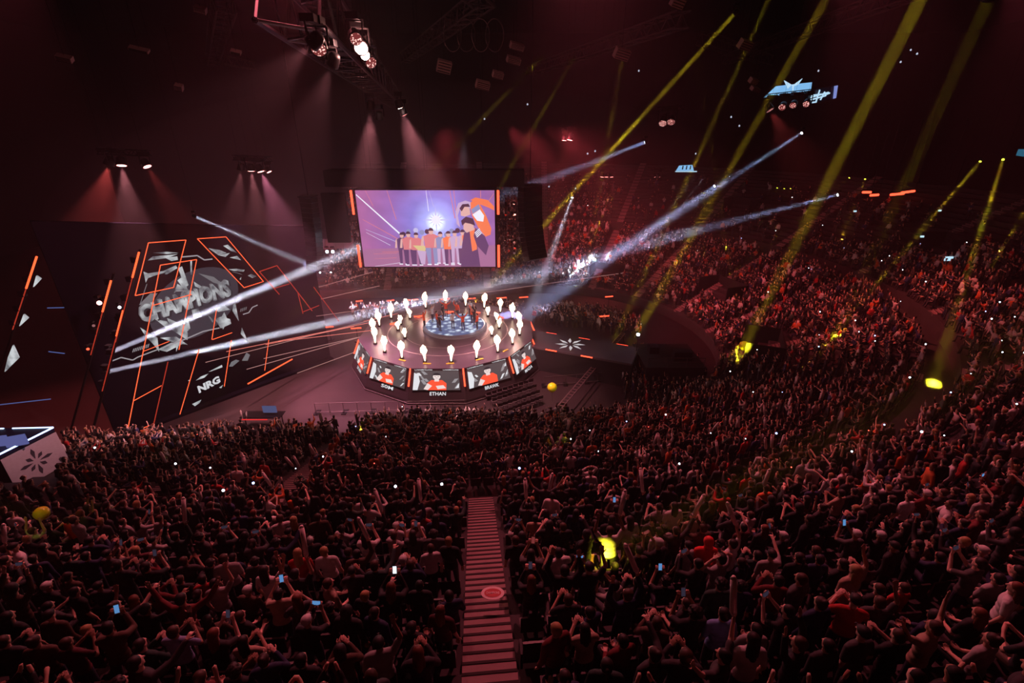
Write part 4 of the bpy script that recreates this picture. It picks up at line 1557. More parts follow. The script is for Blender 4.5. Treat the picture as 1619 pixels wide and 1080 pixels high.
# ribbon boards on the fascia between the tiers
SIGN = glow('ribbon_white', (0.55, 0.48, 0.50), 1.0)
for t_a, t_b, words_, lab in ((ARC - 16.0, ARC - 4.0, 'VCT 2025 CHAMPIONS  NRG VCT 2025', 'white ribbon board lettering on the fascia of the far stand'),):
    pass


def fascia_word(px0, px1, py, s_text, lab, m, hpx, y=None):
    p0, p1 = onY(px0, py, y), onY(px1, py, y)
    root = empty('ribbon_board', p0)
    tag(root, lab, 'sign')
    h = hpx / FPX * project(p0)[2]
    mb = MB()
    mb.slab([p0 + Vector((-1, 0.1, -h * 0.4)), p1 + Vector((1, 0.1, -h * 0.4)), p1 + Vector((1, 0.1, h * 1.3)), p0 + Vector((-1, 0.1, h * 1.3))], (0, 0.3, 0))
    child(mb, 'board', MATTE, root)
    mb = MB()
    put_text(mb, s_text, p0, p1 - p0, Vector((0, 0, h)))
    child(mb, 'lettering', m, root)


fascia_word(866, 924, 371, '2025 CHAMPIONS', 'white ribbon board reading CHAMPIONS along the far stand', SIGN, 4.5, 79)
fascia_word(929, 940, 371, 'NRG', 'short ribbon board with white team letters on the far stand', glow('ribbon_bright', (0.9, 0.8, 0.8), 1.2), 4.5, 79)
fascia_word(944, 963, 371, 'VCT 2025', 'ribbon board with year lettering right of the team letters', SIGN, 4.0, 79)
fascia_word(1472, 1603, 323, 'ACCOR ARENA', 'dim arena name sign high on the right', glow('sign_dim', (0.14, 0.07, 0.06), 1.0), 6, 60)

# ------------------------------------------------------------------ left background behind the stage: white floodlights and balcony
for px, py, r_, lab in ((447, 376, 0.45, 'brightest white floodlight left of the screen, topmost'), (443, 383, 0.22, 'small white floodlight under the topmost one'), (436, 383, 0.2, 'leftmost small white floodlight'),
                        (460, 414, 0.28, 'white floodlight below the balcony rail'), (450, 414, 0.14, 'tiny white floodlight beside the balcony one'),
                        (517, 398, 0.3, 'left lamp of the white pair beside the screen'), (526, 398, 0.3, 'right lamp of the white pair beside the screen'),
                        (506, 431, 0.16, 'low dim white lamp, left of two below the upper beam'), (523, 431, 0.16, 'low dim white lamp, right of two below the upper beam')):
    p = onY(px, py, 66)
    fixture(p, CAM, lab, glow('flood', (0.7, 0.85, 1.0), 9) if r_ > .2 else LENSW, r_ * 0.8, 'floodlight')
l = bpy.data.lights.new('flood_glow', 'POINT')
l.energy = 350
l.color = (0.6, 0.7, 1)
l.shadow_soft_size = 0.4
o = bpy.data.objects.new('flood_glow', l)
COL.objects.link(o)
o.location = onY(447, 376, 65) + Vector((0, -0.5, 0))
mb = MB()
a, b = onY(440, 398, 68), onY(560, 392, 68)
mb.slab([a, b, b + Vector((0, 0, 1.4)), a + Vector((0, 0, 1.4))], (0, 0.4, 0))
for k in range(9):
    q = a.lerp(b, k / 8)
    mb.box(q + Vector((0, -0.1, 0.7)), (0.12, 0.2, 1.6))
tag(mb.build('balcony_front', mat('balcony', (0.25, 0.18, 0.2), 0.6)), 'pale balcony front between video wall and screen', 'balcony')
# coloured point lights without fixtures, left of the stage
for k, (px, py, e_, cc) in enumerate(((420, 470, 2600, (1.0, 0.12, 0.16)), (560, 460, 600, (1.0, .4, .35)), (500, 380, 350, (0.75, 0.35, 0.6)))):
    l = bpy.data.lights.new('backlight', 'POINT')
    l.energy = e_
    l.color = cc
    l.shadow_soft_size = 1.0
    o = bpy.data.objects.new('backlight', l)
    COL.objects.link(o)
    o.location = onY(px, py, 56)

# ------------------------------------------------------------------ floor equipment
# rows of empty folding chairs near the stage
chair_m = mat('floor_chair', (0.05, 0.035, 0.04), 0.5)
cr_ = empty('folding_chair', (0, 0, 0))
mb = MB()
mb.box((0, 0.0, 0.45), (0.44, 0.42, 0.05))
o = mb.build('seat', chair_m, cr_)
mb = MB()
mb.box((0, -0.22, 0.75), (0.44, 0.04, 0.35), Matrix.Rotation(0.15, 3, 'X'))
mb.build('backrest', chair_m, cr_)
for x in (-0.2, 0.2):
    for y, y2 in ((0.18, 0.24), (-0.18, -0.24)):
        mb = MB()
        mb.tube((x, y2, 0), (x, y, 0.44), 0.012, n=5)
        mb.build('leg', TRUSSM, cr_)
first = True


def dup(root, loc, rz):
    c = root.copy()
    COL.objects.link(c)
    c.location = loc
    c.rotation_euler = (0, 0, rz)
    for ch in root.children:
        d_ = ch.copy()
        COL.objects.link(d_)
        d_.parent = c
    return c


chair_rows = []
for r_i in range(4):
    a, b = onZ(772 + r_i * 9, 632 + r_i * 9, 0), onZ(838 + r_i * 5, 611 + r_i * 9, 0)
    n = 9
    for k in range(n):
        p = a.lerp(b, k / (n - 1))
        chair_rows.append(p)
for i, p in enumerate(chair_rows):
    o = cr_ if i == 0 else dup(cr_, p, R(20))
    o.location = p
    o.rotation_euler = (0, 0, R(20))
    tag(o, 'empty black folding chair in the short rows right of the stage front', 'chair', 'empty folding chairs by the stage')

# barrier in front of the near stand and the moat walls
for (pa, pb, lab) in (((640, 652), (735, 650), 'low dark barrier in front of the round stage'), ((500, 655), (632, 652), 'low barrier left of the stage front'), ((860, 612), (1010, 600), 'low barrier on the floor right of the stage')):
    A, B = onZ(*pa, 0), onZ(*pb, 0)
    root = empty('crowd_barrier', A)
    tag(root, lab, 'barrier')
    mb = MB()
    mb.tube(A + Vector((0, 0, 1.05)), B + Vector((0, 0, 1.05)), 0.03)
    mb.tube(A + Vector((0, 0, 0.2)), B + Vector((0, 0, 0.2)), 0.03)
    n = max(3, int((B - A).length / 1.0))
    for k in range(n + 1):
        p = A.lerp(B, k / n)
        mb.tube(p, p + Vector((0, 0, 1.05)), 0.02, n=5)
    child(mb, 'rail', TRUSSM, root)
    mb = MB()
    for k in range(0, n + 1, 2):
        p = A.lerp(B, k / n)
        mb.box(p + Vector((0, 0.2, 0.03)), (0.4, 0.8, 0.05))
    child(mb, 'foot_plate', BLACK, root)

# dj / technical table at the left behind the crowd
tp = onZ(415, 655, 1.0)
root = empty('technical_table', (tp.x, tp.y, 0))
tag(root, 'technician table with dim blue monitor and red lamp strip, left floor', 'table')
mb = MB()
mb.box((tp.x, tp.y, 0.95), (3.2, 1.0, 0.08))
child(mb, 'table_top', BLACK, root)
for sx_ in (-1.5, 1.5):
    mb = MB()
    mb.tube((tp.x + sx_, tp.y, 0), (tp.x + sx_, tp.y, 0.92), 0.04)
    child(mb, 'leg', BLACK, root)
mb = MB()
mb.box((tp.x + 0.6, tp.y + 0.1, 1.4), (1.1, 0.06, 0.6))
child(mb, 'monitor', glow('monitor_dim', (0.07, 0.08, 0.18), 1.0), root)
mb = MB()
mb.tube((tp.x - 1.4, tp.y - 0.55, 0.85), (tp.x + 0.6, tp.y - 0.55, 0.85), 0.035)
child(mb, 'lamp_strip', glow('strip_red', (1.0, 0.03, 0.03), 1.0), root)

# ------------------------------------------------------------------ stair aisles of the stands
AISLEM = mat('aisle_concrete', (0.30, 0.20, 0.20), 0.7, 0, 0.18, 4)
NOSE = mat('step_nosing', (0.03, 0.02, 0.02), 0.8)


def t_scale(t, s):
    return (BR + s) / BR if 0 <= t <= ARC else 1.0


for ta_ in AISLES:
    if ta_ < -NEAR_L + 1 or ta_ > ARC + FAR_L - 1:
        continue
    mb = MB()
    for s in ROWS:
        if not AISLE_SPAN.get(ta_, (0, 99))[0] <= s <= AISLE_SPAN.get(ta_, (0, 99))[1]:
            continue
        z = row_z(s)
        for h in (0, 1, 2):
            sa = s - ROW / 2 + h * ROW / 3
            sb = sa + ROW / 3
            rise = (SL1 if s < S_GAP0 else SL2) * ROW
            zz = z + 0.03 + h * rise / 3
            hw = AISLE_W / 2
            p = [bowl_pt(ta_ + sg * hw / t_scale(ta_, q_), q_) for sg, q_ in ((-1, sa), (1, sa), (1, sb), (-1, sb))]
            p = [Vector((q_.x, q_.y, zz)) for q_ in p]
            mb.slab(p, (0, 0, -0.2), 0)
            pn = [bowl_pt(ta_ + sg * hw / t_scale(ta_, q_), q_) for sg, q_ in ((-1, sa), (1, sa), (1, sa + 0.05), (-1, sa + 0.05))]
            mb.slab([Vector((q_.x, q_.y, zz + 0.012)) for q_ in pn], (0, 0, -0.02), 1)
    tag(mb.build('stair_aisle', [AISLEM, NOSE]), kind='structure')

# dark entry tunnels cut as boxes into the lower stands
TUNNELS = []
for (t_, s_, w_, d_) in ((19.0, 3.6, 5.0, 3.2), (31.5, 5.2, 5.0, 3.0), (45, 3.0, 4.5, 2.6), (9.0, 20.0, 3.5, 2.5), (25, 21, 4.0, 2.5), (38, 21, 4, 2.5)):
    TUNNELS.append((t_, s_, w_, d_))
    k_ = t_scale(t_, s_)
    c = bowl_pt(t_, s_)
    p = [bowl_pt(t_ + sg * w_ / 2 / t_scale(t_, q_), q_) for sg, q_ in ((-1, s_ - d_ / 2), (1, s_ - d_ / 2), (1, s_ + d_ / 2), (-1, s_ + d_ / 2))]
    zt = row_z(s_ + d_ / 2) + 0.25
    zb_ = row_z(s_ - d_ / 2)
    mb = MB()
    for i, j in ((0, 3), (3, 2), (2, 1)):
        a, b = p[i], p[j]
        mb.slab([Vector((a.x, a.y, zb_ - 0.2)), Vector((b.x, b.y, zb_ - 0.2)), Vector((b.x, b.y, zt + 0.85)), Vector((a.x, a.y, zt + 0.85))], ((c - (a + b) / 2).normalized() * 0.12))
    o = mb.build('entry_tunnel_wall', MATTE)
    tag(o, kind='structure')


# ------------------------------------------------------------------ people: prototypes
class Blob:
    def __init__(self):
        self.bm = bmesh.new()

    def ball(self, c, r, rot=None, sub=3):
        rr_ = (r, r, r) if not isinstance(r, tuple) else r
        M = Matrix.Translation(Vector(c)) @ (rot.to_4x4() if rot is not None else Matrix.Identity(4)) @ Matrix.Diagonal((*rr_, 1))
        bmesh.ops.create_icosphere(self.bm, subdivisions=sub, radius=1, matrix=M)
        return self

    def cap(self, a, b, r1, r2, sub=2):
        a, b = Vector(a), Vector(b)
        self.ball(a, r1, sub=sub)
        self.ball(b, r2, sub=sub)
        d = b - a
        L = d.length
        if L > 1e-4:
            M = Matrix.Translation((a + b) / 2) @ d.to_track_quat('Z', 'Y').to_matrix().to_4x4()
            bmesh.ops.create_cone(self.bm, cap_ends=True, segments=12, radius1=r1, radius2=r2, depth=L, matrix=M)
        return self

    def mesh(self, name, voxel, smooth=2, ratio=1.0):
        me = bpy.data.meshes.new(name)
        self.bm.to_mesh(me)
        self.bm.free()
        ob = bpy.data.objects.new(name, me)
        COL.objects.link(ob)
        m = ob.modifiers.new('r', 'REMESH')
        m.mode = 'VOXEL'
        m.voxel_size = voxel
        if smooth:
            m = ob.modifiers.new('s', 'SMOOTH')
            m.factor = 0.5
            m.iterations = smooth
        if ratio < 1:
            m = ob.modifiers.new('d', 'DECIMATE')
            m.ratio = ratio
        dg = bpy.context.evaluated_depsgraph_get()
        dg.update()
        out_ = bpy.data.meshes.new_from_object(ob.evaluated_get(dg))
        out_.name = name
        bpy.data.objects.remove(ob)
        bpy.data.meshes.remove(me)
        out_.polygons.foreach_set('use_smooth', [True] * len(out_.polygons))
        return out_


ARM = {  # elbow, wrist, hand direction (right side, standing)
    'down': ((.25, -.03, 1.13), (.26, .07, .88), (0, .15, -1)),
    'up': ((.31, .07, 1.62), (.24, .14, 1.87), (-.1, .15, 1)),
    'wide': ((.42, .09, 1.55), (.55, .16, 1.78), (.35, .1, 1)),
    'phone': ((.23, .22, 1.30), (.10, .36, 1.52), (-.35, .25, 1)),
    'clap': ((.27, .12, 1.17), (.09, .33, 1.32), (-.55, .5, .6)),
    'lap': ((.26, .05, 1.13), (.12, .28, 1.00), (-.5, 1, -.1)),
    'point': ((.29, .25, 1.44), (.31, .50, 1.56), (0, 1, .35)),
    'head': ((.38, .08, 1.50), (.17, .03, 1.70), (-1, -.1, .5)),
}
POSES = [
    ('standing with arms down', 0, 'down', 'down'),
    ('raising both arms', 0, 'up', 'up'),
    ('holding a phone up with both hands', 0, 'phone', 'phone'),
    ('standing and clapping', 0, 'clap', 'clap'),
    ('raising the right arm', 0, 'down', 'up'),
    ('spreading both arms up', 0, 'wide', 'wide'),
    ('seated with hands in the lap', 1, 'lap', 'lap'),
    ('seated and clapping', 1, 'clap', 'clap'),
    ('seated and holding up a phone', 1, 'phone', 'phone'),
    ('pointing toward the stage', 0, 'down', 'point'),
    ('holding both hands on the head', 0, 'head', 'head'),
    ('seated with left arm raised', 1, 'up', 'lap'),
]


def body_parts(b, pose, detail, garment=None):
    """adds a figure's volumes to blob b. garment None: body; 'short'/'long': the top only"""
    _, sit, la, ra_ = pose
    dz = -0.42 if sit else 0.0
    g = 0.013 if garment else 0.0
    hipz = 0.93 + dz

    def V_(x, y, z):
        return Vector((x, y, z + dz))
    # torso
    b.ball(V_(0, 0, 1.02), (.155 + g, .105 + g, .12 + g))
    b.ball(V_(0, 0.0, 1.17), (.15 + g, .105 + g, .14 + g))
    b.ball(V_(0, 0.0, 1.31), (.175 + g, .115 + g, .14 + g))
    b.cap(V_(-.14, 0, 1.415), V_(.14, 0, 1.415), .062 + g, .062 + g)
    b.cap(V_(0, -.005, 1.42), V_(0, -.005, 1.46), .085 + g * .5, .065 + g * .5)
    if garment:
        b.ball(V_(0, 0, .94), (.165 + g, .115 + g, .10))
    else:
        b.ball(V_(0, -.01, .93), (.165, .115, .12))
        b.cap(V_(0, 0, 1.44), V_(0, .012, 1.56), .056, .052)
        b.ball(V_(0, .005, 1.665), (.077, .093, .105))
        b.ball(V_(0, .035, 1.605), (.055, .062, .065))
        if detail:
            b.cap(V_(0, .10, 1.665), V_(0, .116, 1.635), .010, .015)
            b.ball(V_(0, .088, 1.592), (.024, .013, .010))
            b.ball(V_(0, .075, 1.562), (.026, .022, .018))
            b.cap(V_(-.035, .088, 1.69), V_(.035, .088, 1.69), .010, .010)
            for sg in (-1, 1):
                b.ball(V_(sg * .078, -.005, 1.645), (.011, .020, .031))
    for sg, nm in ((-1, la), (1, ra_)):
        E_, Wr, hd = [Vector(q) for q in ARM[nm]]
        S_ = V_(sg * .185, 0, 1.405)
        E_ = V_(sg * E_.x, E_.y, E_.z)
        Wr = V_(sg * Wr.x, Wr.y, Wr.z)
        hd = Vector((sg * hd.x, hd.y, hd.z)).normalized()
        if garment == 'short':
            b.cap(S_, S_.lerp(E_, .72), .064, .060)
            continue
        if garment == 'long':
            b.cap(S_, E_, .066, .056)
            b.cap(E_, Wr.lerp(E_, .06), .056, .044)
            continue
        b.cap(S_, E_, .052, .041)
        b.cap(E_, Wr, .041, .028)
        if not detail:
            b.cap(Wr, Wr + hd * .12, .034, .034)
            continue
        # palm, four fingers, thumb
        side = hd.cross(Vector((0, 0, 1)) if abs(hd.z) < .9 else Vector((0, 1, 0))).normalized()
        if nm in ('up', 'wide'):
            side = Vector((1, 0, 0)) - hd * hd.x
            side.normalize()
        side = side * sg
        nrm = hd.cross(side).normalized()
        for q in (-.024, 0, .024):
            b.cap(Wr + side * q * .6, Wr + hd * .088 + side * q, .017, .016, 1)
        curl = {'down': .55, 'lap': .5, 'phone': .75, 'clap': .15, 'up': .12, 'wide': .08, 'point': .7, 'head': .3}[nm]
        pn = nrm if nrm.y > 0 or nm == 'down' else -nrm
        for i, (q, L) in enumerate(((-.034, .062), (-.012, .078), (.011, .084), (.034, .074))):
            p0 = Wr + hd * .088 + side * q
            c_ = curl if not (nm == 'point' and i == 3) else 0
            d1 = (hd * math.cos(c_) + pn * math.sin(c_) + side * q * 2.0).normalized()
            d2 = (hd * math.cos(c_ * 2) + pn * math.sin(c_ * 2) + side * q * 1.2).normalized()
            p1 = p0 + d1 * L * .55
            b.cap(p0, p1, .0095, .009, 1)
            b.cap(p1, p1 + d2 * L * .45, .009, .0075, 1)
        p0 = Wr + hd * .03 + side * .028
        p1 = p0 + (hd * .6 + side * .8).normalized() * .045
        b.cap(p0, p1, .013, .0105, 1)
        b.cap(p1, p1 + (hd * .9 + side * .35 + pn * .3).normalized() * .034, .0105, .009, 1)
    if garment:
        return
    for sg in (-1, 1):
        if sit:
            H_ = Vector((sg * .095, 0, hipz - .03))
            K_ = Vector((sg * .13, .43, hipz + .0))
            A_ = Vector((sg * .13, .45, .09))
        else:
            H_ = Vector((sg * .095, 0, .90))
            K_ = Vector((sg * .105, .02, .49))
            A_ = Vector((sg * .11, -.02, .09))
        b.cap(H_, K_, .085, .058)
        b.cap(K_, A_, .058, .040)
        b.cap(A_ + Vector((0, -.03, -.045)), A_ + Vector((sg * .02, .15, -.055)), .040, .034)


def zone(me, pose):
    """trousers, shoes, eyes, lips by place on the body"""
    sit = pose[1]
    dz = -0.42 if sit else 0
    n = len(me.polygons)
    c = np.empty(n * 3)
    me.polygons.foreach_get('center', c)
    c = c.reshape(-1, 3)
    mi = np.zeros(n, dtype=np.int32)
    hand = (np.abs(c[:, 0]) > .19) | ((c[:, 1] > .16) & (c[:, 2] > (0.62 if sit else .9)))
    leg = (c[:, 2] < .99 + dz) & ~hand
    if sit:
        leg = leg | ((c[:, 1] > .12) & (c[:, 2] < .575))
    mi[leg] = 1
    mi[c[:, 2] < .085] = 2
    for sg in (-1, 1):
        e_ = np.array([sg * .030, .092, 1.668 + dz])
        mi[np.linalg.norm(c - e_, axis=1) < .011] = 3
    l_ = np.abs(c[:, 0]) < .022
    mi[l_ & (np.abs(c[:, 2] - (1.592 + dz)) < .007) & (c[:, 1] > .085)] = 4
    me.polygons.foreach_set('material_index', mi)


HM = {}
SKIN_DEFAULT = mat('skin_light', (0.62, 0.40, 0.31), 0.5)
EYE = mat('eye_dark', (0.03, 0.02, 0.02), 0.3)
LIPS = mat('lips', (0.45, 0.18, 0.16), 0.5)
SHOE = mat('shoe_dark', (0.03, 0.03, 0.03), 0.6)
DENIM = mat('denim_dark', (0.02, 0.025, 0.045), 0.8)
BODY, TOPS, HAIRS = [], {}, {}
for i, ps in enumerate(POSES):
    b = Blob()
    body_parts(b, ps, True)
    me = b.mesh('person_body', 0.0085, 1, 0.35)
    for m in (SKIN_DEFAULT, DENIM, SHOE, EYE, LIPS):
        me.materials.append(m)
    zone(me, ps)
    BODY.append(me)
    for sl in ('short', 'long'):
        b = Blob()
        body_parts(b, ps, True, sl)
        me = b.mesh('top_' + sl, 0.016, 3, 0.6)
        me.materials.append(MATTE)
        TOPS[(i, sl)] = me


def hair_blob(kind, b):
    """hair around a head centred at the origin (head centre z = 1.665)"""
    if kind == 'hood':
        b.ball((0, -.02, .02), (.105, .115, .13))
        b.ball((0, -.06, -.09), (.10, .08, .09))
        return
    if kind == 'cap':
        b.ball((0, -.005, .035), (.088, .104, .088))
        b.cap((-.04, .10, .045), (.04, .10, .045), .012, .012)
        b.cap((-.035, .14, .038), (.035, .14, .038), .010, .010)
        b.cap((0, .08, .045), (0, .15, .038), .012, .010)
        return
    b.ball((0, -.018, .028), (.088, .100, .098))
    b.ball((0, -.045, -.02), (.080, .062, .085))
    if kind == 'long':
        b.cap((0, -.06, -.03), (0, -.085, -.27), .078, .055)
        b.cap((-.05, -.05, -.05), (-.07, -.06, -.26), .045, .03)
        b.cap((.05, -.05, -.05), (.07, -.06, -.26), .045, .03)
    if kind == 'ponytail':
        b.ball((0, -.115, .05), .035)
        b.cap((0, -.13, .045), (0, -.14, -.16), .032, .015)
    if kind == 'bun':
        b.ball((0, -.08, .10), .048)
    if kind == 'curly':
        rr_ = random.Random(5)
        for _ in range(60):
            a_ = rr_.uniform(0, math.tau)
            e_ = rr_.uniform(-.3, 1.4)
            b.ball((.095 * math.cos(a_) * math.cos(e_), -.03 + .10 * math.sin(a_) * math.cos(e_), .03 + .10 * math.sin(e_)), rr_.uniform(.022, .034), sub=1)


for kind in ('short', 'long', 'ponytail', 'bun', 'curly', 'cap', 'hood'):
    b = Blob()
    hair_blob(kind, b)
    me = b.mesh('hair_' + kind, 0.011, 2 if kind != 'curly' else 1, 0.6)
    me.materials.append(MATTE)
    HAIRS[kind] = me


# low detail figures for the far crowd: arrays (verts, tris, colour class)
def lod(pose, hair, sleeve, voxel, target):
    arr = []
    for cls, fn in (('body', None), ('top', sleeve)):
        b = Blob()
        body_parts(b, pose, False, fn)
        me = b.mesh('l', voxel, 1)
        if cls == 'body':
            zone(me, pose)
        arr.append((me, cls))
    b = Blob()
    hair_blob(hair, b)
    me = b.mesh('l', 0.028, 1)
    arr.append((me, 'hair'))
    mb_ = bmesh.new()
    hz_ = 1.665 + (-0.42 if pose[1] else 0)
    for me, cls in arr:
        tmp = bmesh.new()
        tmp.from_mesh(me)
        if cls == 'hair':
            bmesh.ops.translate(tmp, vec=(0, 0, hz_), verts=tmp.verts)
        for f in tmp.faces:
            if cls == 'top':
                f.material_index = 5
            elif cls == 'hair':
                f.material_index = 6
        me2 = bpy.data.meshes.new('t')
        tmp.to_mesh(me2)
        tmp.free()
        mb_.from_mesh(me2)
        bpy.data.meshes.remove(me2)
        bpy.data.meshes.remove(me)
    me = bpy.data.meshes.new('l')
    mb_.to_mesh(me)
    mb_.free()
    for _ in range(7):
        me.materials.append(None)
    ob = bpy.data.objects.new('l', me)
    COL.objects.link(ob)
    m = ob.modifiers.new('d', 'DECIMATE')
    tris = sum(len(p.vertices) - 2 for p in me.polygons)
    m.ratio = min(1, target / tris)
    t_ = ob.modifiers.new('t', 'TRIANGULATE')
    dg = bpy.context.evaluated_depsgraph_get()
    dg.update()
    o2 = bpy.data.meshes.new_from_object(ob.evaluated_get(dg))
    bpy.data.objects.remove(ob)
    nv, nf = len(o2.vertices), len(o2.polygons)
    v = np.empty(nv * 3, dtype=np.float32)
    o2.vertices.foreach_get('co', v)
    f = np.empty(nf * 3, dtype=np.int32)
    o2.loops.foreach_get('vertex_index', f)
    mi = np.empty(nf, dtype=np.int32)
    o2.polygons.foreach_get('material_index', mi)
    bpy.data.meshes.remove(o2)
    return v.reshape(-1, 3), f.reshape(-1, 3), mi


hk = ['short', 'long', 'short', 'ponytail', 'short', 'curly', 'short', 'long', 'cap', 'bun', 'short', 'hood']
LOD1 = [lod(ps, hk[i], 'short' if i % 2 else 'long', 0.022, 900) for i, ps in enumerate(POSES)]
LOD2 = [lod(ps, hk[i], 'short' if i % 2 else 'long', 0.035, 260) for i, ps in enumerate(POSES)]

# ------------------------------------------------------------------ who sits where
SLOTS = []       # (x, y, z, yaw, depth, px, py)
rr = random.Random(11)


def inside(px, py, poly):
    n_, r_ = len(poly), False
    j = n_ - 1
    for i in range(n_):
        xi, yi = poly[i]
        xj, yj = poly[j]
        if (yi > py) != (yj > py) and px < (xj - xi) * (py - yi) / (yj - yi) + xi:
            r_ = not r_
        j = i
    return r_


def add_slot(x, y, z, yaw=None):
    px, py, dep = project((x, y, z + 1.2))
    if dep < 2 or px < -650 or px > 2300 or py > 1700 or py < 230:
        return
    if yaw is None:
        yaw = math.atan2(SC.y - y, SC.x - x) - math.pi / 2
    SLOTS.append([x, y, z, yaw, dep, px, py])


SEATS = []
for s in ROWS:
    z = row_z(s)
    t = -NEAR_L + rr.uniform(0, .3)
    while t < ARC + FAR_L - 2:
        k_ = t_scale(t, s)
        t += 0.56 / k_
        if any(abs(t - a_) * k_ < AISLE_W / 2 + 0.24 and AISLE_SPAN.get(a_, (0, 99))[0] <= s <= AISLE_SPAN.get(a_, (0, 99))[1] for a_ in AISLES):
            continue
        if any(abs(t - a_) * k_ < w_ / 2 + 0.3 and abs(s - s_) < d_ / 2 + 0.35 for a_, s_, w_, d_ in TUNNELS):
            continue
        p = bowl_pt(t, s)
        px, py, dep = project((p.x, p.y, z + 1))
        if dep < 2 or px < -650 or px > 2300 or py > 1700:
            continue
        if px < 100 and py < 775 + max(0, -px) * 0.3:
            continue
        nrm_yaw = math.atan2((BC - p).y, (BC - p).x) - math.pi / 2 if 0 <= t <= ARC else (R(5) if t < 0 else R(185))
        if s > S_GAP1 and t > 8:
            lim = 308 if px < 968 else (366 if px < 1180 else 372 + (px - 1180) * .06)
            if s > 26 or (py < lim and rr.random() < .8):
                continue
        SEATS.append((p.x, p.y, z, nrm_yaw, dep))
        if rr.random() < 0.07:
            continue
        SLOTS_N = len(SLOTS)
        yaw = math.atan2(SC.y - p.y, SC.x - p.x) - math.pi / 2
        dy_ = (yaw - nrm_yaw + math.pi) % math.tau - math.pi
        add_slot(p.x + rr.uniform(-.06, .06), p.y + rr.uniform(-.05, .05), z, nrm_yaw + dy_ * .7)
        if len(SLOTS) > SLOTS_N:
            SLOTS[-1].append(len(SEATS) - 1)
# standing floor audience
for poly, zf in (([(835, 492), (880, 478), (945, 483), (1012, 500), (1018, 520), (985, 522), (930, 505), (870, 500)], 0.0),
                 ([(962, 566), (1005, 548), (1100, 560), (1125, 600), (1105, 640), (1050, 640), (985, 606)], 0.0),
                 ([(560, 668), (765, 660), (770, 649), (640, 650), (560, 655)], 0.0),
                 ([(545, 482), (770, 474), (830, 478), (820, 488), (560, 494)], 0.0),
                 ([(880, 662), (1040, 655), (1060, 640), (1000, 640), (900, 655)], 0.0)):
    W3 = [onZ(px, py, zf + 1.3) for px, py in poly]
    xs, ys = [q.x for q in W3], [q.y for q in W3]
    P2 = [(q.x, q.y) for q in W3]
    y = min(ys)
    while y < max(ys):
        x = min(xs) + rr.uniform(0, .3)
        while x < max(xs):
            if inside(x, y, P2):
                q = Vector((x, y, 0)) - BC
                if (q.dot(E1) < 0 and abs(q.dot(E2)) < BR - .5) or (q.dot(E1) >= 0 and q.length < BR - .5):
                    add_slot(x + rr.uniform(-.12, .12), y + rr.uniform(-.12, .12), zf)
                    SLOTS[-1].append(-1)
            x += 0.62
        y += 0.8

# crew and players are not in the stands
SLOTS.sort(key=lambda q: q[4])
vis = [q for q in SLOTS if -15 < q[5] < 1634 and q[6] < 1095]
N_IND = 286
ind = vis[:N_IND]
ind_id = {id(q) for q in ind}
rest = [q for q in SLOTS if id(q) not in ind_id]

# ------------------------------------------------------------------ the crowd beyond the nearest rows: one mesh
PAL_TOP = np.array([(.012, .012, .014)] * 12 + [(.03, .03, .035)] * 4 + [(.60, .58, .58)] * 3 + [(.3, .29, .30)] * 1 + [(.40, .02, .02)] * 1 + [(.02, .03, .09)] * 2 + [(.55, .12, .03)] * 1 + [(.10, .05, .04)] * 1 + [(.04, .07, .05)])
PAL_SKIN = np.array([(.62, .40, .31), (.55, .34, .25), (.70, .47, .38), (.30, .17, .11), (.45, .28, .2)])
PAL_HAIR = np.array([(.012, .009, .008)] * 4 + [(.05, .025, .015)] * 3 + [(.25, .15, .06)] + [(.12, .03, .015)])
PAL_TR = np.array([(.012, .012, .014), (.02, .025, .05), (.05, .05, .06), (.10, .08, .06)])


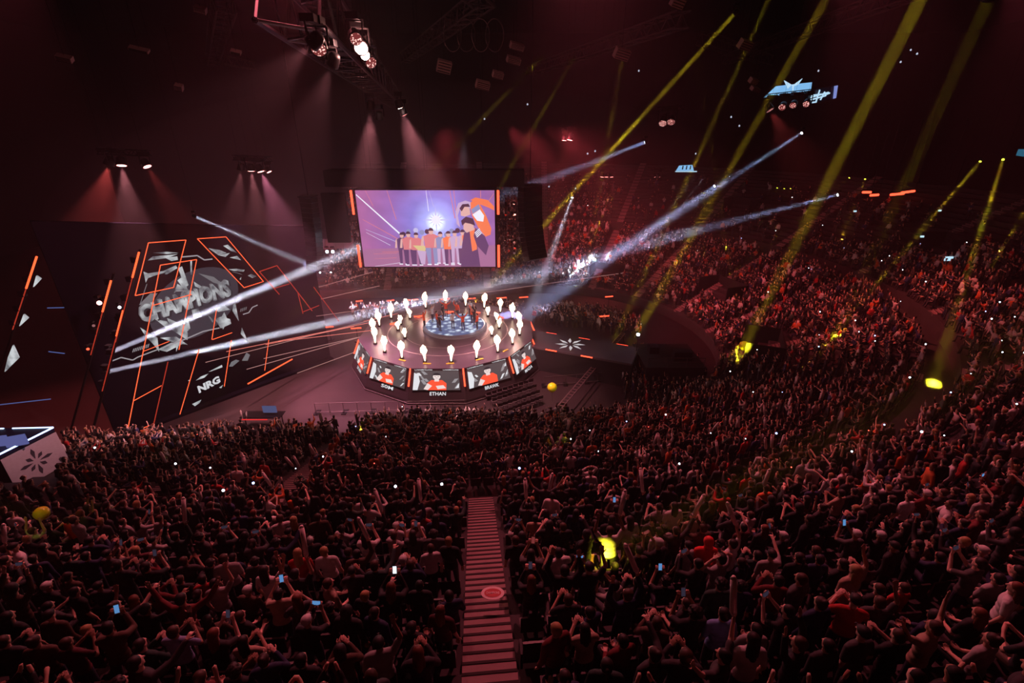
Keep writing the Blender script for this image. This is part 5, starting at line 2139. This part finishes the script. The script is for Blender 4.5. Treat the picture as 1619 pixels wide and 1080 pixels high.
def crowd_mesh(name, people):
    V_, F_, C_ = [], [], []
    off = 0
    for q in people:
        x, y, z, yaw, dep = q[:5]
        seated_ok = q[-1] >= 0
        w_ = np.array([10, 1.2, 3, 5, 2, .5, 7 * seated_ok, 4 * seated_ok, 2 * seated_ok, 1, .3, .8 * seated_ok], dtype=float)
        i = int(rng.choice(12, p=w_ / w_.sum()))
        v, f, mi = (LOD1 if dep < 21 else LOD2)[i]
        a = yaw + rng.normal(0, .3)
        sc_ = rng.uniform(.93, 1.06)
        c_, s_ = math.cos(a), math.sin(a)
        Rm = np.array([[c_, -s_, 0], [s_, c_, 0], [0, 0, 1]], dtype=np.float32) * sc_
        lean = rng.normal(0, .05)
        vv = v.copy()
        vv[:, 0] += vv[:, 2] * lean
        vv = vv @ Rm.T + np.array([x, y, z], dtype=np.float32)
        cols = np.zeros((7, 3))
        cols[0] = PAL_SKIN[rng.integers(len(PAL_SKIN))]
        cols[1] = PAL_TR[rng.integers(len(PAL_TR))]
        cols[2] = (.03, .03, .03)
        cols[3] = (.03, .02, .02)
        cols[4] = (.4, .18, .16)
        cols[5] = PAL_TOP[rng.integers(len(PAL_TOP))]
        cols[6] = PAL_HAIR[rng.integers(len(PAL_HAIR))]
        V_.append(vv)
        F_.append(f + off)
        C_.append(cols[mi])
        off += len(v)
    V_ = np.concatenate(V_)
    F_ = np.concatenate(F_).astype(np.int32)
    C_ = np.concatenate(C_)
    me = bpy.data.meshes.new(name)
    me.vertices.add(len(V_))
    me.vertices.foreach_set('co', V_.astype(np.float32).ravel())
    me.loops.add(len(F_) * 3)
    me.loops.foreach_set('vertex_index', F_.ravel())
    me.polygons.add(len(F_))
    me.polygons.foreach_set('loop_start', np.arange(0, len(F_) * 3, 3, dtype=np.int32))
    me.polygons.foreach_set('use_smooth', np.ones(len(F_), dtype=bool))
    at = me.attributes.new('tint', 'FLOAT_COLOR', 'FACE')
    at.data.foreach_set('color', np.concatenate([C_, np.ones((len(C_), 1))], axis=1).astype(np.float32).ravel())
    me.update(calc_edges=True)
    o = bpy.data.objects.new(name, me)
    COL.objects.link(o)
    return o


cm = bpy.data.materials.new('crowd_cloth_and_skin')
nt = nodes(cm)
bs = nt.nodes['Principled BSDF']
bs.inputs['Roughness'].default_value = 0.65
bs.inputs['Specular IOR Level'].default_value = 0.3
at_ = nt.nodes.new('ShaderNodeAttribute')
at_.attribute_name = 'tint'
nt.links.new(at_.outputs['Color'], bs.inputs['Base Color'])
o = crowd_mesh('crowd', rest)
o.data.materials.append(cm)
tag(o, 'dense crowd of spectators filling the stands and floor beyond the nearest rows', 'crowd', kind='stuff')
print('CROWD', len(rest), len(o.data.polygons))

# ------------------------------------------------------------------ seats
taken = {q[-1] for q in SLOTS if q[-1] >= 0}
SEATM = mat('seat_plastic', (0.025, 0.010, 0.012), 0.45)
mb = MB()
near_empty = []
for i, (x, y, z, yaw, dep) in enumerate(SEATS):
    if i not in taken and dep < 13.5:
        px, py, _ = project((x, y, z + .6))
        if 0 < px < 1619 and py < 1070:
            near_empty.append((x, y, z, yaw, dep))
            continue
    M = Matrix.Rotation(yaw, 3, 'Z')
    c = Vector((x, y, z))
    mb.box(c + M @ Vector((0, -.27, .62)), (.46, .04, .42), M)
    if dep < 25:
        mb.box(c + M @ Vector((0, -.14, .46)), (.46, .26, .06), M)
tag(mb.build('arena_seats', SEATM), 'rows of dark folding arena seats behind the legs of the crowd', 'seats', kind='stuff')
seat0 = None
for (x, y, z, yaw, dep) in near_empty:
    if seat0 is None:
        seat0 = empty('arena_seat', (x, y, z), yaw)
        m1 = MB()
        m1.box((0, -.27, .64), (.46, .05, .46), Matrix.Rotation(-.12, 3, 'X'))
        m1.build('backrest', SEATM, seat0)
        m1 = MB()
        m1.box((0, -.20, .55), (.44, .07, .40), Matrix.Rotation(.15, 3, 'X'))
        m1.build('tip_up_seat', SEATM, seat0)
        for sx_ in (-.25, .25):
            m1 = MB()
            m1.box((sx_, -.15, .62), (.05, .30, .04))
            m1.box((sx_, -.22, .32), (.04, .10, .62))
            m1.build('armrest', BLACK, seat0)
        o = seat0
    else:
        o = dup(seat0, (x, y, z), yaw)
    tag(o, 'empty dark tip-up arena seat left free between spectators', 'seat', 'empty seats in the nearest rows')

# ------------------------------------------------------------------ the nearest spectators, one object each
TOPC = [('black T-shirt', 'short', (.012, .012, .014), 14), ('black hoodie', 'long', (.014, .013, .015), 9), ('charcoal sweater', 'long', (.035, .034, .038), 7), ('dark grey T-shirt', 'short', (.06, .058, .06), 6),
        ('white T-shirt', 'short', (.55, .54, .55), 5), ('navy sweatshirt', 'long', (.012, .02, .06), 6), ('light grey T-shirt', 'short', (.30, .29, .29), 3), ('dark red hoodie', 'long', (.12, .01, .012), 2),
        ('brown jacket', 'long', (.08, .045, .03), 4), ('dark green jacket', 'long', (.015, .04, .035), 4), ('red T-shirt', 'short', (.38, .02, .02), 1), ('beige shirt', 'short', (.36, .27, .20), 2), ('maroon T-shirt', 'short', (.07, .010, .016), 2)]
HAIRC = [('short black hair', 'short', (.010, .008, .008), 8), ('short brown hair', 'short', (.05, .025, .014), 7), ('long dark hair', 'long', (.012, .009, .008), 6), ('long auburn hair', 'long', (.13, .035, .015), 3),
         ('blond hair', 'short', (.32, .2, .08), 2), ('long blond hair', 'long', (.34, .22, .1), 1), ('a dark ponytail', 'ponytail', (.02, .012, .01), 4), ('a hair bun', 'bun', (.03, .015, .01), 3),
         ('curly dark hair', 'curly', (.012, .009, .008), 4), ('a black cap', 'cap', (.012, .012, .012), 5), ('a white cap', 'cap', (.5, .5, .5), 1), ('a raised dark hood', 'hood', (.02, .02, .022), 3)]
SK = [(.62, .40, .31), (.55, .34, .25), (.70, .47, .38), (.30, .17, .11), (.45, .28, .2)]
SKM = [mat('skin_%s' % n_, c_, 0.5) for n_, c_ in zip(('fair', 'medium', 'pale', 'deep', 'tan'), SK)]
TRM = [mat('trousers_black', (.012, .012, .014), .8), DENIM, mat('trousers_grey', (.05, .05, .06), .8)]


def region(q):
    px = q[5]
    d = px - 778
    if -75 < d < 0:
        return 'left edge of the stairs'
    if 0 <= d < 75:
        return 'right edge of the stairs'
    if px < 250:
        return 'far left block'
    if px < 520:
        return 'left block'
    if px <= 780:
        return 'just left of the stairs'
    if px < 1080:
        return 'just right of the stairs'
    if px < 1360:
        return 'right block'
    return 'far right block'


def vert(q):
    return 'front rows' if q[6] > 975 else ('middle rows' if q[6] > 890 else 'back rows')


# outfits seen in the photo at given places: px, py, pose, top, hair
FORCED = [(1130, 880, 0, (('bright red hooded jacket', 'long', (.75, .03, .03))), ('a red hood', 'hood', (.75, .03, .03))), (978, 865, 1, 'white T-shirt', 'short brown hair'),
          (575, 880, 2, 'white T-shirt', 'long dark hair'), (675, 882, 0, 'white T-shirt', 'short brown hair'), (866, 898, 3, 'white T-shirt', 'short black hair'),
          (1105, 828, 9, 'beige shirt', 'short brown hair'), (1140, 925, 10, 'light grey T-shirt', 'short black hair'), (338, 940, 4, 'light grey T-shirt', 'short black hair'),
          (450, 990, 2, 'beige shirt', 'short black hair'), (118, 815, 0, 'light grey T-shirt', 'short brown hair'), (1330, 950, 4, 'beige shirt', 'long blond hair'),
          (1460, 1040, 5, 'beige shirt', 'short brown hair'), (632, 965, 2, 'black hoodie', 'long auburn hair'), (605, 935, 9, 'dark green jacket', 'short brown hair'),
          (1530, 810, 0, 'light grey T-shirt', 'short brown hair'), (1155, 995, 0, (('light blue shirt', 'short', (.15, .25, .5))), 'short black hair'), (295, 1005, 3, (('pale blue shirt', 'short', (.2, .25, .42))), 'short brown hair'),
          (480, 930, 1, 'black T-shirt', 'short black hair'), (645, 1060, 7, 'charcoal sweater', 'long auburn hair'), (725, 1065, 0, 'maroon T-shirt', 'long auburn hair'),
          (795, 885, 0, 'black T-shirt', 'short brown hair'), (830, 985, 2, 'black hoodie', 'long auburn hair'), (960, 945, 8, 'light grey T-shirt', 'short black hair'),
          (130, 1050, 3, 'maroon T-shirt', 'short brown hair'), (430, 830, 0, 'white T-shirt', 'short brown hair'), (515, 840, 0, 'brown jacket', 'short brown hair'), (1220, 915, 9, 'light grey T-shirt', 'a black cap')]
forced = {}
for f in FORCED:
    best = min((q for q in ind if id(q) not in forced), key=lambda q: (q[5] - f[0]) ** 2 + (q[6] - f[1]) ** 2)
    forced[id(best)] = f
# clear the spectator slots right behind forced ones is not needed
TD = {t_[0]: t_ for t_ in TOPC}
HD = {t_[0]: t_ for t_ in HAIRC}
combos = set()
HANDS = []
pw = [10, 1.3, 5, 5, 2, .7, 8, 4, 3, 1.3, .5, 1]
ind_sorted = sorted(ind, key=lambda q: id(q) not in forced)
for q in ind_sorted:
    f = forced.get(id(q))
    for tries in range(400):
        if f and tries == 0:
            pi = f[2]
            tp_ = TD[f[3]] if isinstance(f[3], str) else f[3]
            hr = HD[f[4]] if isinstance(f[4], str) else f[4]
        else:
            pi = rr.choices(range(12), pw)[0]
            tp_ = rr.choices(TOPC, [t_[3] for t_ in TOPC])[0]
            hr = rr.choices(HAIRC, [t_[3] for t_ in HAIRC])[0]
        key = (tp_[0], hr[0], pi, region(q))
        key2 = (tp_[0], hr[0], region(q))
        if key2 not in combos:
            combos.add(key2)
            break
    x, y, z, yaw = q[:4]
    pose = POSES[pi]
    me = BODY[pi]
    o = bpy.data.objects.new('person', me)
    COL.objects.link(o)
    o.location = (x, y, z)
    a = yaw + rr.gauss(0, .22)
    sc_ = rr.uniform(.93, 1.06)
    o.rotation_euler = (rr.gauss(0, .02), rr.gauss(0, .035), a)
    o.scale = (sc_ * rr.uniform(.96, 1.1), sc_, sc_)
    o.material_slots[0].link = 'OBJECT'
    o.material_slots[0].material = rr.choice(SKM)
    o.material_slots[1].link = 'OBJECT'
    o.material_slots[1].material = rr.choice(TRM)
    art = 'a ' if tp_[0][0] not in 'aeiou' else 'an '
    hn = hr[0]
    lab = 'person in %s with %s, %s, %s' % (tp_[0], hn, pose[0], region(q))
    words_ = lab.split()
    if len(words_) > 16:
        lab = 'person in %s, %s, %s' % (tp_[0], hn, region(q))
    tag(o, lab, 'person', 'spectators in the nearest rows')
    top = bpy.data.objects.new('hoodie' if 'hood' in tp_[0] else ('shirt' if tp_[1] == 'short' else 'jacket'), TOPS[(pi, tp_[1])])
    COL.objects.link(top)
    top.parent = o
    top.material_slots[0].link = 'OBJECT'
    top.material_slots[0].material = mat('cloth_' + tp_[0].replace(' ', '_'), tp_[2], 0.8, 0, 0.2, 12)
    h = bpy.data.objects.new({'cap': 'cap', 'hood': 'hood'}.get(hr[1], 'hair'), HAIRS[hr[1]])
    COL.objects.link(h)
    h.parent = o
    h.location = (0, 0, 1.665 + (-.42 if pose[1] else 0))
    h.material_slots[0].link = 'OBJECT'
    h.material_slots[0].material = mat('hair_' + hr[0].replace(' ', '_'), hr[2], 0.6, 0, 0.2, 20)
    Mw = Matrix.Translation(o.location) @ o.rotation_euler.to_matrix().to_4x4() @ Matrix.Diagonal((*o.scale, 1))
    HANDS.append((Mw, pi, lab, q, f, tp_[0], hr[0], region(q)))
print('INDIV', len(ind), 'farthest', max(q[4] for q in ind))

# phones and inflatable sticks in their hands
PHB = mat('phone_body', (0.02, 0.02, 0.022), 0.3)
SCR = [glow('phone_blue', (0.10, 0.26, 0.55), 0.9), glow('phone_white', (0.75, 0.85, 1.0), 1.6), glow('phone_dim', (0.05, 0.04, 0.07), 0.5), glow('phone_red', (0.3, 0.05, 0.05), 0.6)]
ph_b = MB()
ph_b.box((0, 0, 0), (.078, .010, .160))
ph_mesh = None
STK = mat('inflatable_white', (0.75, 0.66, 0.66), 0.35)
nph = nst = 0
for (Mw, pi, lab, q, f, tn, hn, rg) in HANDS:
    pose = POSES[pi]
    dz = -.42 if pose[1] else 0
    if pose[2] == 'phone':
        loc = Mw @ Vector((0, .40, 1.63 + dz))
        root = bpy.data.objects.new('phone', bpy.data.meshes.get('phone_case') or (lambda: None)()) if bpy.data.meshes.get('phone_case') else None
        if root is None:
            m1 = MB()
            m1.box((0, 0, 0), (.16, .012, .082))
            root = m1.build('phone', PHB)
            root.data.name = 'phone_case'
            m1 = MB()
            m1.box((0, -.008, 0), (.148, .004, .072))
            sc0 = m1.build('phone_screen', SCR[0], root)
            sc_mesh = sc0.data
            scr_o = sc0
        else:
            COL.objects.link(root)
            scr_o = bpy.data.objects.new('screen', sc_mesh)
            COL.objects.link(scr_o)
            scr_o.parent = root
        scr_o.name = 'screen'
        root.location = loc
        bright = 1 if (f and f[0] in (632,)) else rr.choices((0, 1, 2, 3), (3, 1, 12, 2))[0]
        vertical = rr.random() < .5 or bright == 1
        eu = Mw.to_euler()
        root.rotation_mode = 'XYZ'
        root.rotation_euler = (Euler((-.35, 0, eu.z)).to_matrix() @ Matrix.Rotation(R(90) if vertical else 0, 3, 'Y')).to_euler()
        scr_o.material_slots[0].link = 'OBJECT'
        scr_o.material_slots[0].material = SCR[bright]
        tag(root, ('%s phone of person in %s, %s, %s' % (('blue-lit', 'white-lit', 'dim', 'red-lit')[bright], tn, hn, rg)), 'phone', 'phones held up in the nearest rows')
        if len(root['label'].split()) > 16:
            root['label'] = '%s phone of person in %s, %s' % (('blue-lit', 'white-lit', 'dim', 'red-lit')[bright], tn, rg)
        nph += 1
    elif pose[3] in ('up', 'wide') and (rr.random() < .4 or (f and f[0] == 978)):
        nm = pose[3]
        w_ = Vector(ARM[nm][1])
        p0 = Mw @ Vector((w_.x - .01, w_.y + .02, w_.z + .08 + dz))
        p1 = p0 + (Mw.to_3x3() @ Vector((rr.uniform(-.25, .25), rr.uniform(0, .3), .62)))
        m1 = MB()
        d_ = (p1 - p0).normalized()
        m1.tube(p0 - d_ * .02, p0 + d_ * .05, .022, .050, 12)
        m1.tube(p0 + d_ * .05, p1 - d_ * .05, .050, .050, 12)
        m1.tube(p1 - d_ * .05, p1, .050, .022, 12)
        o = m1.build('inflatable_stick', STK, None, True, p0)
        tag(o, 'white inflatable stick raised by the person in %s, %s' % (tn, rg), 'inflatable stick', 'inflatable sticks in the nearest rows')
        nst += 1

# bright phone lights and inflatable sticks farther back in the crowd
lights_px = [(597, 745), (628, 651), (695, 790), (610, 701), (566, 690), (630, 787), (1297, 535), (1201, 562), (1292, 560), (1233, 520), (1354, 535), (1461, 455), (1459, 383), (1521, 379), (1581, 484), (1435, 474), (1554, 506), (1570, 512), (1392, 541), (1384, 551),
             (1385, 542), (1472, 557), (1584, 571), (1600, 575), (1231, 632), (1405, 408), (1352, 514), (1360, 682), (1392, 669), (1455, 706), (1485, 710), (1600, 657), (1226, 702), (1179, 717), (1332, 737), (360, 793), (313, 703), (328, 755), (282, 737), (935, 690),
             (994, 676), (1050, 664), (945, 728), (907, 707), (812, 755), (1023, 690), (1276, 435), (1215, 465), (1280, 435), (1414, 453), (1476, 560), (1010, 530), (1172, 378), (850, 436), (960, 441), (1307, 365), (1160, 270), (1100, 400), (1220, 380), (1250, 330), (1334, 407),
             (1390, 428), (1297, 498), (1320, 502), (868, 440), (930, 328), (1128, 700), (1065, 745), (412, 772), (455, 760), (520, 735), (160, 720), (1245, 755), (1190, 640), (1160, 590), (1540, 610), (1500, 640), (1440, 620), (1565, 560), (1600, 510)]


def nearest_slot(px, py):
    return min(rest, key=lambda q: (q[5] - px) ** 2 + (q[6] - py) ** 2)


LREG = lambda px, py: ('in the upper right stand' if px > 1180 and py < 560 else 'in the lower right stand' if px > 1180 else 'on the far stand' if py < 500 else 'right of the stair aisle' if px > 780 else 'left of the stair aisle')
FLM = [glow('torch_white', (0.75, 0.85, 1.0), 8), glow('torch_blue', (0.35, 0.45, 1.0), 6), glow('torch_red', (1, .08, .05), 5), glow('torch_yellow', (1, .75, .1), 4)]
for k, (px, py) in enumerate(lights_px):
    q = nearest_slot(px, py)
    if (q[5] - px) ** 2 + (q[6] - py) ** 2 > 900:
        continue
    dd = (CAM - Vector((q[0], q[1], q[2] + 1.6))).normalized()
    p = Vector((q[0], q[1], q[2] + 1.75)) + dd * .35
    m1 = MB()
    rq = dd.to_track_quat('-Y', 'Z').to_matrix()
    m1.box(p, (.08, .012, .15), rq)
    root = m1.build('phone_torch', PHB, None, False, p)
    tag(root, 'phone with its torch lit, held up ' + LREG(px, py), 'phone', 'lit phones ' + LREG(px, py))
    m1 = MB()
    r_ = .022 + .012 * (k % 3)
    Mq = rq.to_4x4() @ Matrix.Rotation(R(90), 4, 'X')
    m1.rev([(r_, 0), (r_ * .8, .012), (.01, .02)], 10, M=Mq)
    ch = m1.build('torch_light', FLM[0 if k % 4 else 1] if k % 9 else FLM[2], root)
    ch.location = dd * .012
# yellow balloons, each with an added spot lamp aimed at it
for k, (px, py, z, r_, lab) in enumerate(((873, 613, 1.8, .42, 'yellow balloon floating over the floor right of the stage'), (875, 715, 5.0, .38, 'yellow balloon among the spectators right of the aisle'), (866, 712, 5.0, .22, 'small bright yellow balloon beside the larger one'),
                                          (1176, 547, 3.2, .45, 'yellow balloon over the stand beside a dark entry in the right stand'), (66, 812, 11.5, .20, 'yellow balloon at the far left among the spectators'))):
    p = onZ(px, py, z)
    root = empty('balloon', p)
    tag(root, lab, 'balloon')
    mb = MB()
    mb.rev([(0.02, -r_ * 1.15), (r_ * .45, -r_ * .9), (r_ * .85, -r_ * .4), (r_, .1 * r_), (r_ * .85, r_ * .6), (r_ * .45, r_ * .93), (.02, r_)], 16)
    o = mb.build('skin', mat('balloon_yellow', (0.75, 0.70, 0.02), 0.3), root, True)
    mb = MB()
    mb.tube((0, 0, -r_ * 1.15), (0.05, 0, -r_ * 1.15 - .8), .008, n=5)
    mb.build('string', MATTE, root)
    l = bpy.data.lights.new('added_balloon_spot', 'SPOT')
    l.energy = 900 if k != 4 else 250
    l.color = (1, .9, .1)
    l.spot_size = R(9)
    o = bpy.data.objects.new('added_balloon_spot', l)
    COL.objects.link(o)
    o.location = p + Vector((1.5, -5, 7))
    aim(o, p)
# sticks farther back
for k in range(34):
    px = rr.uniform(250, 1300)
    py = rr.uniform(668, 820)
    if rr.random() < .25:
        px, py = rr.uniform(900, 1250), rr.uniform(640, 740)
    q = nearest_slot(px, py)
    base = Vector((q[0], q[1], q[2] + 1.85))
    for j in range(2 if rr.random() < .4 else 1):
        d_ = Vector((rr.uniform(-.35, .35), rr.uniform(-.2, .3), 1)).normalized()
        b0_ = base + Vector((rr.uniform(-.2, .2), 0, 0))
        m1 = MB()
        m1.tube(b0_, b0_ + d_ * .06, .02, .055, 8)
        m1.tube(b0_ + d_ * .06, b0_ + d_ * .6, .055, .055, 8)
        m1.tube(b0_ + d_ * .6, b0_ + d_ * .66, .055, .02, 8)
        o = m1.build('inflatable_stick', STK, None, True, b0_)
        tag(o, 'white inflatable stick raised over the crowd ' + LREG(q[5], q[6]), 'inflatable stick', 'inflatable sticks over the crowd ' + LREG(q[5], q[6]))

# paper fan lying on the aisle steps
p = onZ(779, 938, row_z(24.2) + .25)
mb = MB()
d_ = Vector((.0, .0, 1))
mb.slab([p + Vector((.26 * math.cos(k / 24 * math.tau), .17 * math.sin(k / 24 * math.tau), 0)) for k in range(24)], (0, 0, .01), 0)
mb.slab([p + Vector((.19 * math.cos(k / 24 * math.tau), .11 * math.sin(k / 24 * math.tau), .012)) for k in range(24)], (0, 0, .004), 1)
put_text(mb, 'CHAMPIONS', p + Vector((-.15, -.03, .02)), Vector((.30, 0, 0)), Vector((0, .06, 0)), 0)
tag(mb.build('paper_fan', [mat('fan_white', (.75, .6, .6), .6), mat('fan_red', (.5, .05, .05), .6)], None, False, p), 'oval red and white paper fan lying on the stair aisle', 'fan')

# ------------------------------------------------------------------ players and presenters on the stage
ST = [('orange jersey', 'long', (.75, .08, .02)), ('black T-shirt', 'short', (.012, .012, .014)), ('white T-shirt', 'short', (.6, .6, .6)), ('orange jersey', 'long', (.75, .08, .02))]
for k in range(14):
    a = k / 14 * math.tau + .2
    r_ = 1.4 + 1.4 * ((k * 7) % 5) / 5
    x, y = SC.x + .6 + r_ * math.cos(a) * 1.25, SC.y + 1.0 + r_ * math.sin(a)
    pi = (1, 0, 3, 4, 5, 0, 1)[k % 7]
    tp_ = ST[k % 4]
    o = bpy.data.objects.new('person', BODY[pi])
    COL.objects.link(o)
    o.location = (x, y, ZT + .33 if math.hypot(x - SC.x - .6, y - SC.y - .9) < 3.0 else ZT)
    o.rotation_euler = (0, 0, a + rr.uniform(-.5, .5) + math.pi / 2)
    tag(o, 'person in %s on the glowing stage dais, %s' % (tp_[0], POSES[pi][0]), 'person', 'people on the central stage')
    top = bpy.data.objects.new('shirt', TOPS[(pi, tp_[1])])
    COL.objects.link(top)
    top.parent = o
    top.material_slots[0].link = 'OBJECT'
    top.material_slots[0].material = mat('cloth_' + tp_[0].replace(' ', '_'), tp_[2], 0.8, 0, 0.2, 12)
    h = bpy.data.objects.new('hair', HAIRS['short'])
    COL.objects.link(h)
    h.parent = o
    h.location = (0, 0, 1.665)
l = bpy.data.lights.new('dais_light', 'SPOT')
l.energy = 9000
l.color = (.8, .85, 1)
l.spot_size = R(24)
l.shadow_soft_size = .3
o = bpy.data.objects.new('dais_light', l)
COL.objects.link(o)
o.location = (SC.x + 2, SC.y + 4, 21)
aim(o, (SC.x + .6, SC.y + .9, 3))
